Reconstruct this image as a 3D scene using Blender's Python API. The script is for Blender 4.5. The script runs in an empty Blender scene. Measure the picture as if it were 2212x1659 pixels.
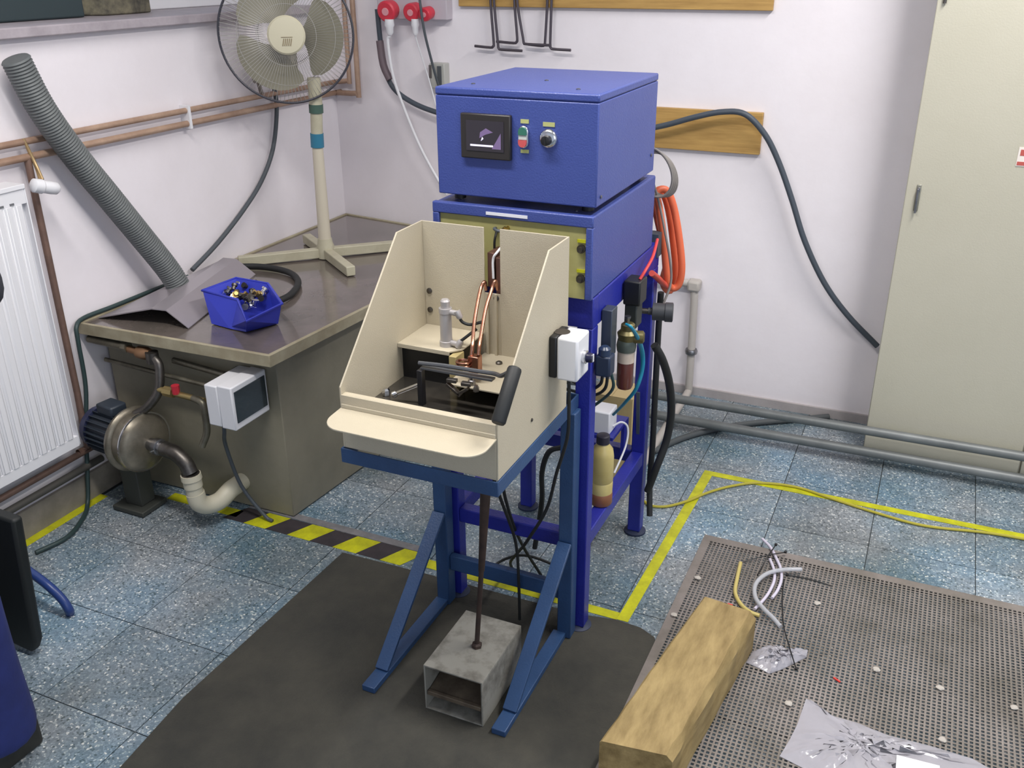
import bpy, bmesh, math, random
from mathutils import Vector, Matrix
random.seed(7)
C = bpy.context.scene.collection
S = bpy.context.scene
PI = math.pi

# ------------------------------------------------------------------ camera, world, lights, exposure
cd = bpy.data.cameras.new('camera'); cam = bpy.data.objects.new('camera', cd); C.objects.link(cam)
cd.sensor_width = 36.0; cd.lens = 36.0 * 2035.5 / 2212.0; cd.clip_start = 0.02
yaw, pitch, roll = -0.424103589, 0.423109115, -0.00628452561
fw = Vector((math.sin(yaw)*math.cos(pitch), math.cos(yaw)*math.cos(pitch), -math.sin(pitch)))
rt = Vector((math.cos(yaw), -math.sin(yaw), 0)); up = rt.cross(fw)
r2 = math.cos(roll)*rt + math.sin(roll)*up; u2 = -math.sin(roll)*rt + math.cos(roll)*up
m = Matrix((r2, u2, -fw)).transposed().to_4x4(); m.translation = Vector((0, 0, 1.65))
cam.matrix_world = m; S.camera = cam
S.view_settings.view_transform = 'Standard'; S.view_settings.look = 'None'
S.view_settings.gamma = 1.0; S.view_settings.use_curve_mapping = False
S.view_settings.exposure = 0.0
w = bpy.data.worlds.new('world'); S.world = w; w.use_nodes = True
bg = w.node_tree.nodes['Background']; bg.inputs[0].default_value = (0.72, 0.80, 0.95, 1); bg.inputs[1].default_value = 0.7

def area(name, loc, sx, sy, power, color, aim=None):
    l = bpy.data.lights.new(name, 'AREA'); l.shape = 'RECTANGLE'; l.size = sx; l.size_y = sy
    l.energy = power; l.color = color
    o = bpy.data.objects.new(name, l); C.objects.link(o); o.location = loc
    if aim: o.rotation_euler = (Vector(aim)-Vector(loc)).to_track_quat('-Z', 'Y').to_euler()
    return o
area('ceiling_tube_light', (0.45, 2.2, 2.74), 0.18, 1.3, 62, (1.0, 0.965, 0.93))
area('ceiling_tube_light', (-1.1, 1.2, 2.74), 1.3, 0.18, 46, (1.0, 0.965, 0.93))
area('room_fill', (2.6, -1.2, 1.9), 2.0, 1.6, 30, (0.86, 0.92, 1.0), (-1.0, 2.4, 0.6))  # added fill lamp from the open right side behind the camera

# ------------------------------------------------------------------ helpers
W = {}          # world location of every object made here
def tag(o, label=None, cat=None, group=None, kind=None):
    if label: o['label'] = label
    if cat: o['category'] = cat
    if group: o['group'] = group
    if kind: o['kind'] = kind
    return o
def thing(name, loc, label, cat, group=None):
    o = bpy.data.objects.new(name, None); C.objects.link(o); o.empty_display_size = 0.05
    o.location = loc; W[o] = Vector(loc)
    return tag(o, label, cat, group)

class MB:
    def __init__(s): s.v = []; s.f = []
    def add(s, vs, fs):
        n = len(s.v); s.v += [tuple(p) for p in vs]; s.f += [tuple(n+i for i in f) for f in fs]; return s
    def box(s, x0, x1, y0, y1, z0, z1):
        return s.add([(x0,y0,z0),(x1,y0,z0),(x1,y1,z0),(x0,y1,z0),(x0,y0,z1),(x1,y0,z1),(x1,y1,z1),(x0,y1,z1)],
                     [(0,3,2,1),(4,5,6,7),(0,1,5,4),(1,2,6,5),(2,3,7,6),(3,0,4,7)])
    def obox(s, c, ax, ay, sx, sy, sz):          # box oriented by two axes
        c = Vector(c); ax = Vector(ax).normalized(); ay = Vector(ay); az = ax.cross(ay).normalized(); ay = az.cross(ax)
        vs = [c + ax*sx*i/2 + ay*sy*j/2 + az*sz*k/2 for k in (-1,1) for i, j in ((-1,-1),(1,-1),(1,1),(-1,1))]
        return s.add(vs, [(0,3,2,1),(4,5,6,7),(0,1,5,4),(1,2,6,5),(2,3,7,6),(3,0,4,7)])
    def bar(s, a, b, wd, ht, side=(1,0,0)):      # rectangular bar from a to b
        a = Vector(a); b = Vector(b); d = b-a; sd = Vector(side); sd = (sd - d.normalized()*sd.dot(d.normalized()))
        return s.obox((a+b)/2, d, sd, d.length, wd, ht)
    def prism(s, pts, axis, a, b):               # 2-D polygon swept along an axis
        def P(p, t):
            return {'x': (t,p[0],p[1]), 'y': (p[0],t,p[1]), 'z': (p[0],p[1],t)}[axis]
        n = len(pts)
        s.add([P(p,a) for p in pts]+[P(p,b) for p in pts],
              [tuple(range(n))[::-1], tuple(range(n,2*n))] + [(i,(i+1)%n,n+(i+1)%n,n+i) for i in range(n)])
        return s
    def tube(s, pts, r, n=10, closed=False, smooth=6, cap=True):
        P = [Vector(p) for p in pts]
        R = r if isinstance(r, (list, tuple)) else [r]*len(P)
        if smooth and len(P) > 2:
            Q = []; RR = []; m_ = len(P); rng = m_ if closed else m_-1
            for i in range(rng):
                p0 = P[(i-1)%m_] if closed or i > 0 else 2*P[0]-P[1]
                p1 = P[i]; p2 = P[(i+1)%m_]
                p3 = P[(i+2)%m_] if closed or i+2 < m_ else 2*P[-1]-P[-2]
                for k in range(smooth):
                    t = k/smooth
                    Q.append(0.5*((2*p1)+(-p0+p2)*t+(2*p0-5*p1+4*p2-p3)*t*t+(-p0+3*p1-3*p2+p3)*t**3))
                    RR.append(R[i]*(1-t)+R[(i+1)%m_]*t)
            if not closed: Q.append(P[-1]); RR.append(R[-1])
            P, R = Q, RR
        m_ = len(P); vs = []; fs = []
        d0 = ((P[1]-P[-1]) if closed else (P[1]-P[0])).normalized()
        u = d0.orthogonal().normalized()
        for i in range(m_):
            if closed: d = P[(i+1)%m_]-P[i-1]
            else: d = P[min(i+1,m_-1)]-P[max(i-1,0)]
            d = d.normalized() if d.length > 1e-9 else d0
            u = (u - d*u.dot(d)).normalized(); v = d.cross(u)
            for k in range(n):
                a = 2*PI*k/n; vs.append(P[i] + (u*math.cos(a)+v*math.sin(a))*R[i])
        for i in range(m_ if closed else m_-1):
            j = (i+1)%m_
            for k in range(n):
                k2 = (k+1)%n; fs.append((i*n+k, i*n+k2, j*n+k2, j*n+k))
        if cap and not closed:
            fs.append(tuple(range(n))[::-1]); fs.append(tuple((m_-1)*n+k for k in range(n)))
        return s.add(vs, fs)
    def cyl(s, a, b, r, n=20, r2=None): return s.tube([a, b], [r, r if r2 is None else r2], n, smooth=0)
    def lathe(s, c, d, prof, n=24):              # profile [(distance along d, radius)]
        c = Vector(c); d = Vector(d).normalized(); u = d.orthogonal().normalized(); v = d.cross(u); vs = []; fs = []
        for t, r in prof:
            for k in range(n):
                a = 2*PI*k/n; vs.append(c + d*t + (u*math.cos(a)+v*math.sin(a))*max(r, 1e-5))
        for i in range(len(prof)-1):
            for k in range(n):
                k2 = (k+1)%n; fs.append((i*n+k, i*n+k2, (i+1)*n+k2, (i+1)*n+k))
        fs.append(tuple(range(n))[::-1]); fs.append(tuple((len(prof)-1)*n+k for k in range(n)))
        return s.add(vs, fs)
    def ring(s, c, d, R, r, n=40, m_=8):
        c = Vector(c); d = Vector(d).normalized(); u = d.orthogonal().normalized(); v = d.cross(u)
        return s.tube([c+(u*math.cos(2*PI*i/n)+v*math.sin(2*PI*i/n))*R for i in range(n)], r, m_, closed=True, smooth=0)
    def build(s, name, mat_, parent=None, bevel=0.0, smooth=True, label=None, cat=None, group=None, kind=None, seg=2):
        xs = [p[0] for p in s.v]; ys = [p[1] for p in s.v]; zs = [p[2] for p in s.v]
        c = Vector(((min(xs)+max(xs))/2, (min(ys)+max(ys))/2, min(zs)))
        me = bpy.data.meshes.new(name); me.from_pydata([(p[0]-c.x, p[1]-c.y, p[2]-c.z) for p in s.v], [], s.f)
        bm = bmesh.new(); bm.from_mesh(me); bmesh.ops.recalc_face_normals(bm, faces=bm.faces); bm.to_mesh(me); bm.free()
        me.materials.append(mat_)
        if smooth:
            me.polygons.foreach_set('use_smooth', [True]*len(me.polygons)); me.set_sharp_from_angle(angle=math.radians(38))
        o = bpy.data.objects.new(name, me); C.objects.link(o); W[o] = c
        if parent: o.parent = parent; o.location = c - W[parent]
        else: o.location = c
        if bevel:
            b = o.modifiers.new('bevel', 'BEVEL'); b.width = bevel; b.segments = seg; b.limit_method = 'ANGLE'; b.angle_limit = 0.6
        return tag(o, label, cat, group, kind)

def lin(c): return tuple((x/255/12.92) if x/255 <= 0.04045 else ((x/255+0.055)/1.055)**2.4 for x in c) + (1,)
def M(name, col, rough=0.5, metal=0.0, col2=None, scale=8.0, bump=0.0, bscale=60.0, alpha=1.0, coat=0.0, emit=0.0, trans=0.0, lo=0.35, hi=0.7, stretch=None, spec=0.5):
    m_ = bpy.data.materials.new(name); m_.use_nodes = True; nt = m_.node_tree; b = nt.nodes['Principled BSDF']
    b.inputs['Base Color'].default_value = lin(col); b.inputs['Roughness'].default_value = rough; b.inputs['Metallic'].default_value = metal
    b.inputs['Alpha'].default_value = alpha; b.inputs['Coat Weight'].default_value = coat
    b.inputs['Transmission Weight'].default_value = trans; b.inputs['Specular IOR Level'].default_value = spec
    if emit: b.inputs['Emission Color'].default_value = lin(col); b.inputs['Emission Strength'].default_value = emit
    tc = nt.nodes.new('ShaderNodeTexCoord'); src = tc.outputs['Object']
    if stretch:
        mp = nt.nodes.new('ShaderNodeMapping'); mp.inputs['Scale'].default_value = stretch; nt.links.new(src, mp.inputs[0]); src = mp.outputs[0]
    if col2:
        n = nt.nodes.new('ShaderNodeTexNoise'); n.inputs['Scale'].default_value = scale; n.inputs['Detail'].default_value = 6; n.inputs['Roughness'].default_value = 0.65
        r = nt.nodes.new('ShaderNodeValToRGB'); r.color_ramp.elements[0].position = lo; r.color_ramp.elements[1].position = hi
        r.color_ramp.elements[0].color = lin(col2); r.color_ramp.elements[1].color = lin(col)
        nt.links.new(src, n.inputs['Vector']); nt.links.new(n.outputs[0], r.inputs[0]); nt.links.new(r.outputs[0], b.inputs['Base Color'])
    if bump:
        n2 = nt.nodes.new('ShaderNodeTexNoise'); n2.inputs['Scale'].default_value = bscale; n2.inputs['Detail'].default_value = 4
        bp = nt.nodes.new('ShaderNodeBump'); bp.inputs['Strength'].default_value = bump; bp.inputs['Distance'].default_value = 0.004
        nt.links.new(src, n2.inputs['Vector']); nt.links.new(n2.outputs[0], bp.inputs['Height']); nt.links.new(bp.outputs[0], b.inputs['Normal'])
    return m_

wall_m = M('wall_paint', (236,231,236), 0.75, col2=(227,221,225), scale=1.6, bump=0.15, bscale=45)
ceil_m = M('ceiling_paint', (232,230,226), 0.8)
blue_m = M('royal_blue_enamel', (64,79,145), 0.38, col2=(59,73,140), scale=5, bump=0.25, bscale=260)
dblue_m = M('frame_blue_enamel', (38,46,150), 0.38, col2=(32,38,132), scale=6, bump=0.2, bscale=200)
steel_blue = M('steel_blue_enamel', (48,78,120), 0.42, col2=(42,68,106), scale=7, bump=0.2, bscale=200)
beige_m = M('beige_powder_coat', (188,179,158), 0.5, col2=(183,173,152), scale=4, bump=0.2, bscale=400)
black_p = M('black_plastic', (26,26,28), 0.42)
rub_m = M('black_rubber', (30,32,33), 0.6, bump=0.1)
dark_m = M('gap_shade', (14,14,16), 0.7)
white_p = M('white_plastic', (222,222,226), 0.38)
chrome = M('chrome', (215,215,218), 0.18, 1.0)
zinc = M('zinc_steel', (165,165,168), 0.35, 1.0, col2=(130,128,130), scale=20)
steel = M('dull_steel', (120,116,112), 0.42, 0.9, col2=(80,76,72), scale=14)
copper = M('copper', (206,152,128), 0.28, 1.0, col2=(160,112,94), scale=12)
brass = M('brass', (196,170,110), 0.3, 1.0)
tankm = M('tank_olive_paint', (142,136,118), 0.55, col2=(122,117,101), scale=3, bump=0.15)
rimm = M('tank_rim_paint', (170,162,138), 0.5, col2=(140,130,106), scale=9)
topm = M('tank_lid_dark', (116,106,102), 0.16, col2=(88,82,76), scale=4, coat=0.4)
fan_m = M('fan_cream_plastic', (186,182,160), 0.5, col2=(168,162,140), scale=12)
blade_m = M('fan_blade_plastic', (128,124,108), 0.45)
grey_rubber = M('grey_cable', (72,78,84), 0.55)
grey_hose = M('grey_corrugated', (108,112,112), 0.6, col2=(92,96,97), scale=10)
yel_m = M('yellow_tape', (205,205,24), 0.5, col2=(160,160,24), scale=14)
blk_tape = M('black_tape', (44,40,44), 0.5, col2=(60,54,58), scale=20)
gry_tape = M('grey_strip', (128,126,128), 0.6, col2=(104,104,106), scale=20)

# terrazzo: blue-grey cement with pale and dark chips
def terrazzo():
    m_ = bpy.data.materials.new('terrazzo'); m_.use_nodes = True; nt = m_.node_tree; b = nt.nodes['Principled BSDF']
    N = nt.nodes.new; L = nt.links.new
    geo = N('ShaderNodeNewGeometry'); oi = N('ShaderNodeObjectInfo')
    vo = N('ShaderNodeTexVoronoi'); vo.inputs['Scale'].default_value = 185; L(geo.outputs['Position'], vo.inputs['Vector'])
    ve = N('ShaderNodeTexVoronoi'); ve.feature = 'DISTANCE_TO_EDGE'; ve.inputs['Scale'].default_value = 185; L(geo.outputs['Position'], ve.inputs['Vector'])
    sx = N('ShaderNodeSeparateColor'); L(vo.outputs['Color'], sx.inputs[0])
    cr = N('ShaderNodeValToRGB'); cr.color_ramp.interpolation = 'CONSTANT'
    e = cr.color_ramp.elements; e[0].position = 0; e[0].color = lin((102,126,144)); e[1].position = 0.3; e[1].color = lin((122,146,164))
    for p, c in ((0.55,(132,156,174)),(0.74,(70,94,104)),(0.83,(168,186,194)),(0.93,(216,222,222))):
        x = e.new(p); x.color = lin(c)
    L(sx.outputs[0], cr.inputs[0])
    ed = N('ShaderNodeValToRGB'); ed.color_ramp.elements[0].position = 0.03; ed.color_ramp.elements[1].position = 0.10
    L(ve.outputs['Distance'], ed.inputs[0])
    mx = N('ShaderNodeMix'); mx.data_type = 'RGBA'; mx.inputs['A'].default_value = lin((104,128,146)); L(ed.outputs[0], mx.inputs['Factor']); L(cr.outputs[0], mx.inputs['B'])
    # broad dirt and tile to tile difference
    n = N('ShaderNodeTexNoise'); n.inputs['Scale'].default_value = 2.2; n.inputs['Detail'].default_value = 5; L(geo.outputs['Position'], n.inputs['Vector'])
    dr = N('ShaderNodeValToRGB'); dr.color_ramp.elements[0].position = 0.36; dr.color_ramp.elements[1].position = 0.64
    dr.color_ramp.elements[0].color = (0.56,0.56,0.50,1); dr.color_ramp.elements[1].color = (1,1,1,1); L(n.outputs[0], dr.inputs[0])
    m2 = N('ShaderNodeMix'); m2.data_type = 'RGBA'; m2.blend_type = 'MULTIPLY'; m2.inputs['Factor'].default_value = 0.9
    L(mx.outputs['Result'], m2.inputs['A']); L(dr.outputs[0], m2.inputs['B'])
    hs = N('ShaderNodeHueSaturation'); mr = N('ShaderNodeMapRange'); mr.inputs['To Min'].default_value = 0.86; mr.inputs['To Max'].default_value = 1.12
    L(oi.outputs['Random'], mr.inputs[0]); L(mr.outputs[0], hs.inputs['Value']); L(m2.outputs['Result'], hs.inputs['Color'])
    n3 = N('ShaderNodeTexNoise'); n3.inputs['Scale'].default_value = 3.1; n3.inputs['Detail'].default_value = 4; L(geo.outputs['Position'], n3.inputs['Vector'])
    mr3 = N('ShaderNodeMapRange'); mr3.inputs['From Min'].default_value = 0.35; mr3.inputs['From Max'].default_value = 0.65; mr3.inputs['To Min'].default_value = 0.35; mr3.inputs['To Max'].default_value = 1.1
    L(n3.outputs[0], mr3.inputs[0]); L(mr3.outputs[0], hs.inputs['Saturation'])
    L(hs.outputs[0], b.inputs['Base Color']); b.inputs['Roughness'].default_value = 0.33
    bp = N('ShaderNodeBump'); bp.inputs['Strength'].default_value = 0.12; bp.inputs['Distance'].default_value = 0.002; L(sx.outputs[1], bp.inputs['Height']); L(bp.outputs[0], b.inputs['Normal'])
    return m_
terr = terrazzo()
grout = M('grout', (52,58,62), 0.8)

# ------------------------------------------------------------------ the room
XL, YB = -2.43, 3.55
fl = MB().box(-2.9, 3.4, -2.2, 3.9, -0.12, -0.0025).build('floor', grout, smooth=False, kind='structure')
tm = {}
for i in range(18):
    for j in range(16):
        x0 = -2.406 + 0.3*i; y0 = -1.23 + 0.3*j; x1 = min(x0+0.3, 3.0); y1 = min(y0+0.3, YB)
        if y1-y0 < 0.02: continue
        k = (round(x1-x0,3), round(y1-y0,3))
        if k not in tm:
            t = MB().box(0.0014, k[0]-0.0014, 0.0014, k[1]-0.0014, -0.004, 0).build('floor_tile', terr, fl, smooth=False)
            tm[k] = t.data; t.location = Vector((x0+k[0]/2, y0+k[1]/2, -0.004)) - W[fl]
        else:
            t = bpy.data.objects.new('floor_tile', tm[k]); C.objects.link(t); t.parent = fl
            t.location = Vector((x0+k[0]/2, y0+k[1]/2, -0.004)) - W[fl]
MB().box(XL-0.25, 3.4, YB, YB+0.25, -0.1, 2.95).build('wall_back', wall_m, smooth=False, kind='structure')
wl = MB(); wl.box(XL-0.5, XL, -2.2, YB+0.1, -0.1, 1.455); wl.box(XL-0.5, XL, 3.42, YB+0.1, 1.455, 2.95)
wl.box(XL-0.5, XL, -2.2, 3.42, 2.45, 2.95); wl.box(XL-0.5, XL, -2.2, -1.2, 1.455, 2.45)
wl.build('wall_left', wall_m, smooth=False, kind='structure')
MB().box(-2.9, 3.4, -2.2, 3.8, 2.9, 3.0).build('ceiling', ceil_m, smooth=False, kind='structure')
MB().box(XL, XL+0.012, -2.2, 2.05, 0.0, 0.095).build('baseboard_left', M('baseboard_grey', (150,142,132), 0.6, col2=(120,114,104)), kind='structure')
MB().box(-1.6, 3.4, YB-0.012, YB, 0.0, 0.035).build('wall_foot_shade_back', M('wall_foot_shade', (176,170,170), 0.7, col2=(160,154,154)), kind='structure')  # darker strip painting the soft shade at the foot of the back wall
# window over the sill
sill_m = M('sill_stone', (176,168,174), 0.5, col2=(156,148,154), scale=14)
win = thing('window_1', (XL-0.3, 1.1, 1.455), None, None); win['kind'] = 'structure'
MB().box(XL-0.36, XL+0.035, -1.2, 3.42, 1.457, 1.487).build('window_sill', sill_m, win, bevel=0.004)
wf = MB(); X0, X1 = XL-0.42, XL-0.33
wf.box(X0, X1, -1.2, 3.42, 1.487, 1.56); wf.box(X0, X1, -1.2, 3.42, 2.38, 2.45)
for y in (-1.2, 0.3, 1.83, 3.34): wf.box(X0, X1, y, y+0.08, 1.56, 2.38)
wf.build('window_frame', white_p, win, bevel=0.004)
gl = M('window_glass', (240,245,250), 0.02, trans=1.0)
for y in (-1.12, 0.38, 1.91): MB().box(X0+0.04, X0+0.046, y, y+1.43, 1.56, 2.38).build('window_pane', gl, win, smooth=False)
# ceiling lamps (the light itself is set at the top)
for (cx, cy, sx, sy), lb in (((0.45, 2.2, 0.2, 1.34), 'long white fluorescent ceiling lamp running front to back'), ((-1.1, 1.2, 1.34, 0.2), 'long white fluorescent ceiling lamp running side to side')):
    t = thing('ceiling_lamp', (cx, cy, 2.76), lb, 'lamp')
    MB().box(cx-sx/2, cx+sx/2, cy-sy/2, cy+sy/2, 2.80, 2.90).build('housing', white_p, t, bevel=0.006)
    lm = M('lamp_tube', (255,250,240), 0.4, emit=3.0)
    for k in (-1, 1):
        if sy > sx: MB().cyl((cx+k*0.04, cy-sy/2+0.03, 2.785), (cx+k*0.04, cy+sy/2-0.03, 2.785), 0.013, 12).build('lamp_tube', lm, t)
        else: MB().cyl((cx-sx/2+0.03, cy+k*0.04, 2.785), (cx+sx/2-0.03, cy+k*0.04, 2.785), 0.013, 12).build('lamp_tube', lm, t)
# tapes stuck to the floor
Z0, Z1 = 0.0002, 0.0012
def strip(name, pts, mt, lb, cat, grp=None, z=Z1, parent=None):
    return MB().prism(pts, 'z', Z0, z).build(name, mt, parent, smooth=False, label=lb, cat=cat, group=grp)
strip('floor_tape', [(-0.602,2.02),(-0.570,2.02),(-0.545,2.925),(-0.578,2.930)], yel_m, 'yellow floor tape running from the black mat back to the corner, right of the machine', 'tape')
strip('floor_tape', [(-0.578,2.902),(1.2,2.902),(1.2,2.93),(-0.578,2.932)], yel_m, 'yellow floor tape running right along the floor in front of the beige cabinet', 'tape', z=0.0015)
strip('floor_tape', [(-2.425,1.2),(-2.385,1.2),(-2.385,1.95),(-2.425,1.95)], yel_m, 'yellow floor tape along the left wall under the radiator', 'tape')
strip('floor_tape', [(-2.19,2.018),(-1.90,2.018),(-1.90,2.058),(-2.19,2.058)], yel_m, 'short plain yellow floor tape under the pump outlet', 'tape')
strip('floor_tape', [(-1.235,2.022),(-0.602,2.018),(-0.602,2.050),(-1.235,2.062)], yel_m, 'yellow floor tape passing behind the blue stand posts at the mat edge', 'tape')
hz = thing('hazard_tape', (-1.57, 2.03, 0), 'black and yellow striped hazard tape in front of the tank', 'tape')
x = -1.90; k = 0
while x < -1.235:
    x2 = min(x+0.085, -1.235); mt = (blk_tape, yel_m)[k % 2]
    a = [(x,2.082),(x2,2.082),(max(x2-0.04,x-0.04),2.000),(x-0.04,2.000)]
    MB().prism(a, 'z', Z0, Z1).build('stripe', mt, hz, smooth=False); x = x2; k += 1
strip('edge_strip', [(-1.90,2.085),(-1.235,2.083),(-1.235,2.112),(-1.90,2.114)], gry_tape, 'narrow grey strip stuck along the far edge of the striped tape', 'strip', z=0.002)

# ------------------------------------------------------------------ control cabinet (upper blue box)
def screws(par, pts, d, r=0.004, h=0.0025, mt=None, name='screw'):
    for p in pts:
        MB().lathe(p, d, [(0, r), (h*0.6, r), (h, r*0.6)], 10).build(name, mt or zinc, par)
cc = thing('control_cabinet', (-0.86, 2.14, 1.140), 'blue metal control cabinet with screen and knob, on top of the lower blue cabinet', 'cabinet')
MB().box(-1.053, -0.665, 1.924, 2.362, 1.155, 1.376).build('body', blue_m, cc, bevel=0.003)
MB().box(-1.0535, -0.6645, 1.9235, 2.3625, 1.3765, 1.394).build('lid', blue_m, cc, bevel=0.004)
for x in (-1.02, -0.70):
    for y in (1.97, 2.32): MB().cyl((x, y, 1.138), (x, y, 1.156), 0.014, 14).build('foot', black_p, cc)
screws(cc, [(-0.99,1.99,1.394), (-0.86,2.11,1.394), (-0.735,1.985,1.394)], (0,0,1), 0.005)
screws(cc, [(-0.664,1.95,1.175), (-0.664,2.33,1.20)], (1,0,0), 0.004)
sc = MB(); sc.box(-0.986, -0.864, 1.912, 1.925, 1.244, 1.342)
so = sc.build('display_unit', M('display_bezel', (44,40,38), 0.35), cc, bevel=0.003)
MB().box(-0.971, -0.879, 1.9105, 1.914, 1.262, 1.328).build('display_screen', M('screen_glass', (34,26,34), 0.06, coat=1.0), so)
scm = M('screen_line_reflection', (205,200,225), 0.3, emit=0.75); scd = M('screen_reflection_dim', (110,92,128), 0.3, emit=0.35)
MB().box(-0.961, -0.905, 1.910, 1.9115, 1.272, 1.276).build('screen_bar', scm, so, smooth=False)
MB().prism([(-0.908,1.268),(-0.886,1.268),(-0.886,1.303)], 'y', 1.910, 1.9115).build('screen_reflection', scd, so, smooth=False)  # these shapes are reflections on the glass, painted with faint emission
MB().prism([(-0.938,1.290),(-0.924,1.298),(-0.905,1.304),(-0.922,1.312),(-0.936,1.303)], 'y', 1.910, 1.9115).build('screen_reflection', scd, so, smooth=False)
MB().prism([(-0.934,1.284),(-0.928,1.289),(-0.931,1.293)], 'y', 1.909, 1.9110).build('screen_reflection', scm, so, smooth=False)
lab = M('yellow_label', (176,178,116), 0.5)
MB().box(-0.8435,-0.8245,1.922,1.9245,1.326,1.3345).build('name_label', lab, cc, smooth=False)
MB().box(-0.8435,-0.8245,1.922,1.9245,1.2625,1.270).build('name_label', lab, cc, smooth=False)
MB().box(-0.791,-0.764,1.922,1.9245,1.3225,1.3315).build('name_label', lab, cc, smooth=False)
pb = MB(); px, pz = -0.8345, 1.298
def oval(cx, cz, hw, h, n=10):
    p = [(cx+hw*math.cos(a), cz+h-hw+hw*math.sin(a)) for a in [PI*i/n for i in range(n+1)]]
    p += [(cx+hw*math.cos(a), cz-h+hw+hw*math.sin(a)) for a in [PI+PI*i/n for i in range(n+1)]]; return p
pbo = MB().prism(oval(px, pz, 0.0115, 0.024), 'y', 1.914, 1.925).build('push_button', chrome, cc, bevel=0.002)
gm = M('button_green', (52,110,92), 0.35); rm = M('button_red', (196,84,84), 0.4); wm = M('button_lens', (190,196,190), 0.3)
MB().prism([p for p in oval(px, pz, 0.0095, 0.0215) if p[1] > pz+0.004] + [(px-0.0095,pz+0.005),(px+0.0095,pz+0.005)], 'y', 1.909, 1.9145).build('green_button', gm, pbo)
MB().prism([(px-0.0095,pz-0.005),(px+0.0095,pz-0.005),(px+0.0095,pz+0.004),(px-0.0095,pz+0.004)], 'y', 1.911, 1.9145).build('lens', wm, pbo)
MB().prism([(px+0.0095,pz-0.006),(px-0.0095,pz-0.006)] + [p for p in oval(px, pz, 0.0095, 0.0215) if p[1] < pz-0.006], 'y', 1.909, 1.9145).build('red_button', rm, pbo)
kn = MB().lathe((-0.778,1.925,1.297), (0,-1,0), [(0,0.021),(0.004,0.021),(0.008,0.018),(0.010,0.013)], 28).build('rotary_switch', chrome, cc)
MB().lathe((-0.778,1.915,1.295), (0,-1,0), [(0,0.011),(0.012,0.0105),(0.013,0.009)], 18).box(-0.780,-0.776,1.901,1.905,1.286,1.305).build('switch_handle', black_p, kn)

# ------------------------------------------------------------------ power cabinet (lower blue box)
pc = thing('power_cabinet', (-0.865, 2.14, 0.945), 'lower blue metal cabinet with pale yellow front panel, behind the beige work hood', 'cabinet')
b = MB(); b.box(-1.063, -0.668, 1.925, 2.40, 0.945, 1.136)
b.build('body', blue_m, pc, bevel=0.004)
fr = MB(); fr.box(-1.065,-0.666,1.911,1.927,1.112,1.138); fr.box(-1.065,-1.048,1.911,1.927,0.945,1.113); fr.box(-0.683,-0.666,1.911,1.927,0.945,1.113)
fr.build('front_frame', blue_m, pc, bevel=0.003)
MB().box(-1.048,-0.683,1.919,1.926,0.945,1.112).build('front_panel', M('fibre_panel', (172,168,112), 0.55, col2=(158,152,98), scale=9), pc, smooth=False)
MB().box(-0.925,-0.822,1.9095,1.9115,1.1195,1.1265).build('name_strip', M('white_label', (225,225,232), 0.5), pc, smooth=False)
screws(pc, [(-1.03,1.98,1.138), (-0.72,1.95,1.138)], (0,0,1), 0.004)
for z in (1.063, 0.994):
    MB().lathe((-0.694,1.919,z), (0,-1,0), [(0,0.010),(0.006,0.010),(0.006,0.006),(0.016,0.006)], 16).build('terminal_bolt', steel, pc, label='dark terminal bolt')
    MB().box(-0.704,-0.684,1.916,1.919,z+0.014,z+0.021).build('terminal_label', yel_m, pc, smooth=False)
hf = MB(); hf.cyl((-0.874,1.919,1.092),(-0.874,1.885,1.092),0.0045,12); hf.lathe((-0.874,1.905,1.092),(0,-1,0),[(0,0.007),(0.007,0.007)],6)
hf.build('hose_fitting', brass, pc)
MB().tube([(-0.874,1.885,1.092),(-0.88,1.878,1.094),(-0.895,1.89,1.094),(-0.905,1.919,1.088)], 0.0035, 8).build('hose', grey_rubber, pc)

# ------------------------------------------------------------------ rear stand (royal blue)
rs = thing('rear_stand', (-0.87, 2.2, 0), 'royal blue welded steel stand carrying the two blue cabinets', 'stand')
P = 0.02
tr = MB(); tr.box(-1.075,-0.668,1.935,1.975,0.868,0.943); tr.box(-1.075,-0.668,2.44,2.48,0.868,0.943)
tr.box(-1.075,-1.035,1.975,2.44,0.868,0.943); tr.box(-0.708,-0.668,1.975,2.44,0.868,0.943)
tr.build('top_frame', dblue_m, rs, bevel=0.003)
for x, y in ((-1.075,1.935),(-0.708,1.935),(-1.075,2.44),(-0.708,2.44)):
    lg = MB().box(x, x+0.04, y, y+0.04, 0.012, 0.868).build('leg', dblue_m, rs, bevel=0.003)
    MB().lathe((x+0.02,y+0.02,0.0005), (0,0,1), [(0,0.034),(0.006,0.034),(0.012,0.022)], 22).build('foot_disc', M('foot_disc', (34,44,70), 0.6) if 'fd' not in globals() else fd, lg)
MB().box(-1.035,-0.708,1.937,1.973,0.252,0.294).build('front_rail', dblue_m, rs, bevel=0.003)
MB().box(-1.035,-0.708,2.442,2.478,0.252,0.294).build('rear_rail', dblue_m, rs, bevel=0.003)
MB().box(-0.706,-0.670,1.975,2.44,0.252,0.294).build('side_rail', dblue_m, rs, bevel=0.003)
MB().box(-1.073,-1.037,1.975,2.44,0.252,0.294).build('side_rail', dblue_m, rs, bevel=0.003)
MB().bar((-0.69,2.42,0.50),(-0.69,2.45,0.30),0.01,0.004).box(-0.700,-0.664,2.446,2.486,0.90,0.965).build('corner_bracket', M('bracket_grey', (70,80,90), 0.5), rs)

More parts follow.
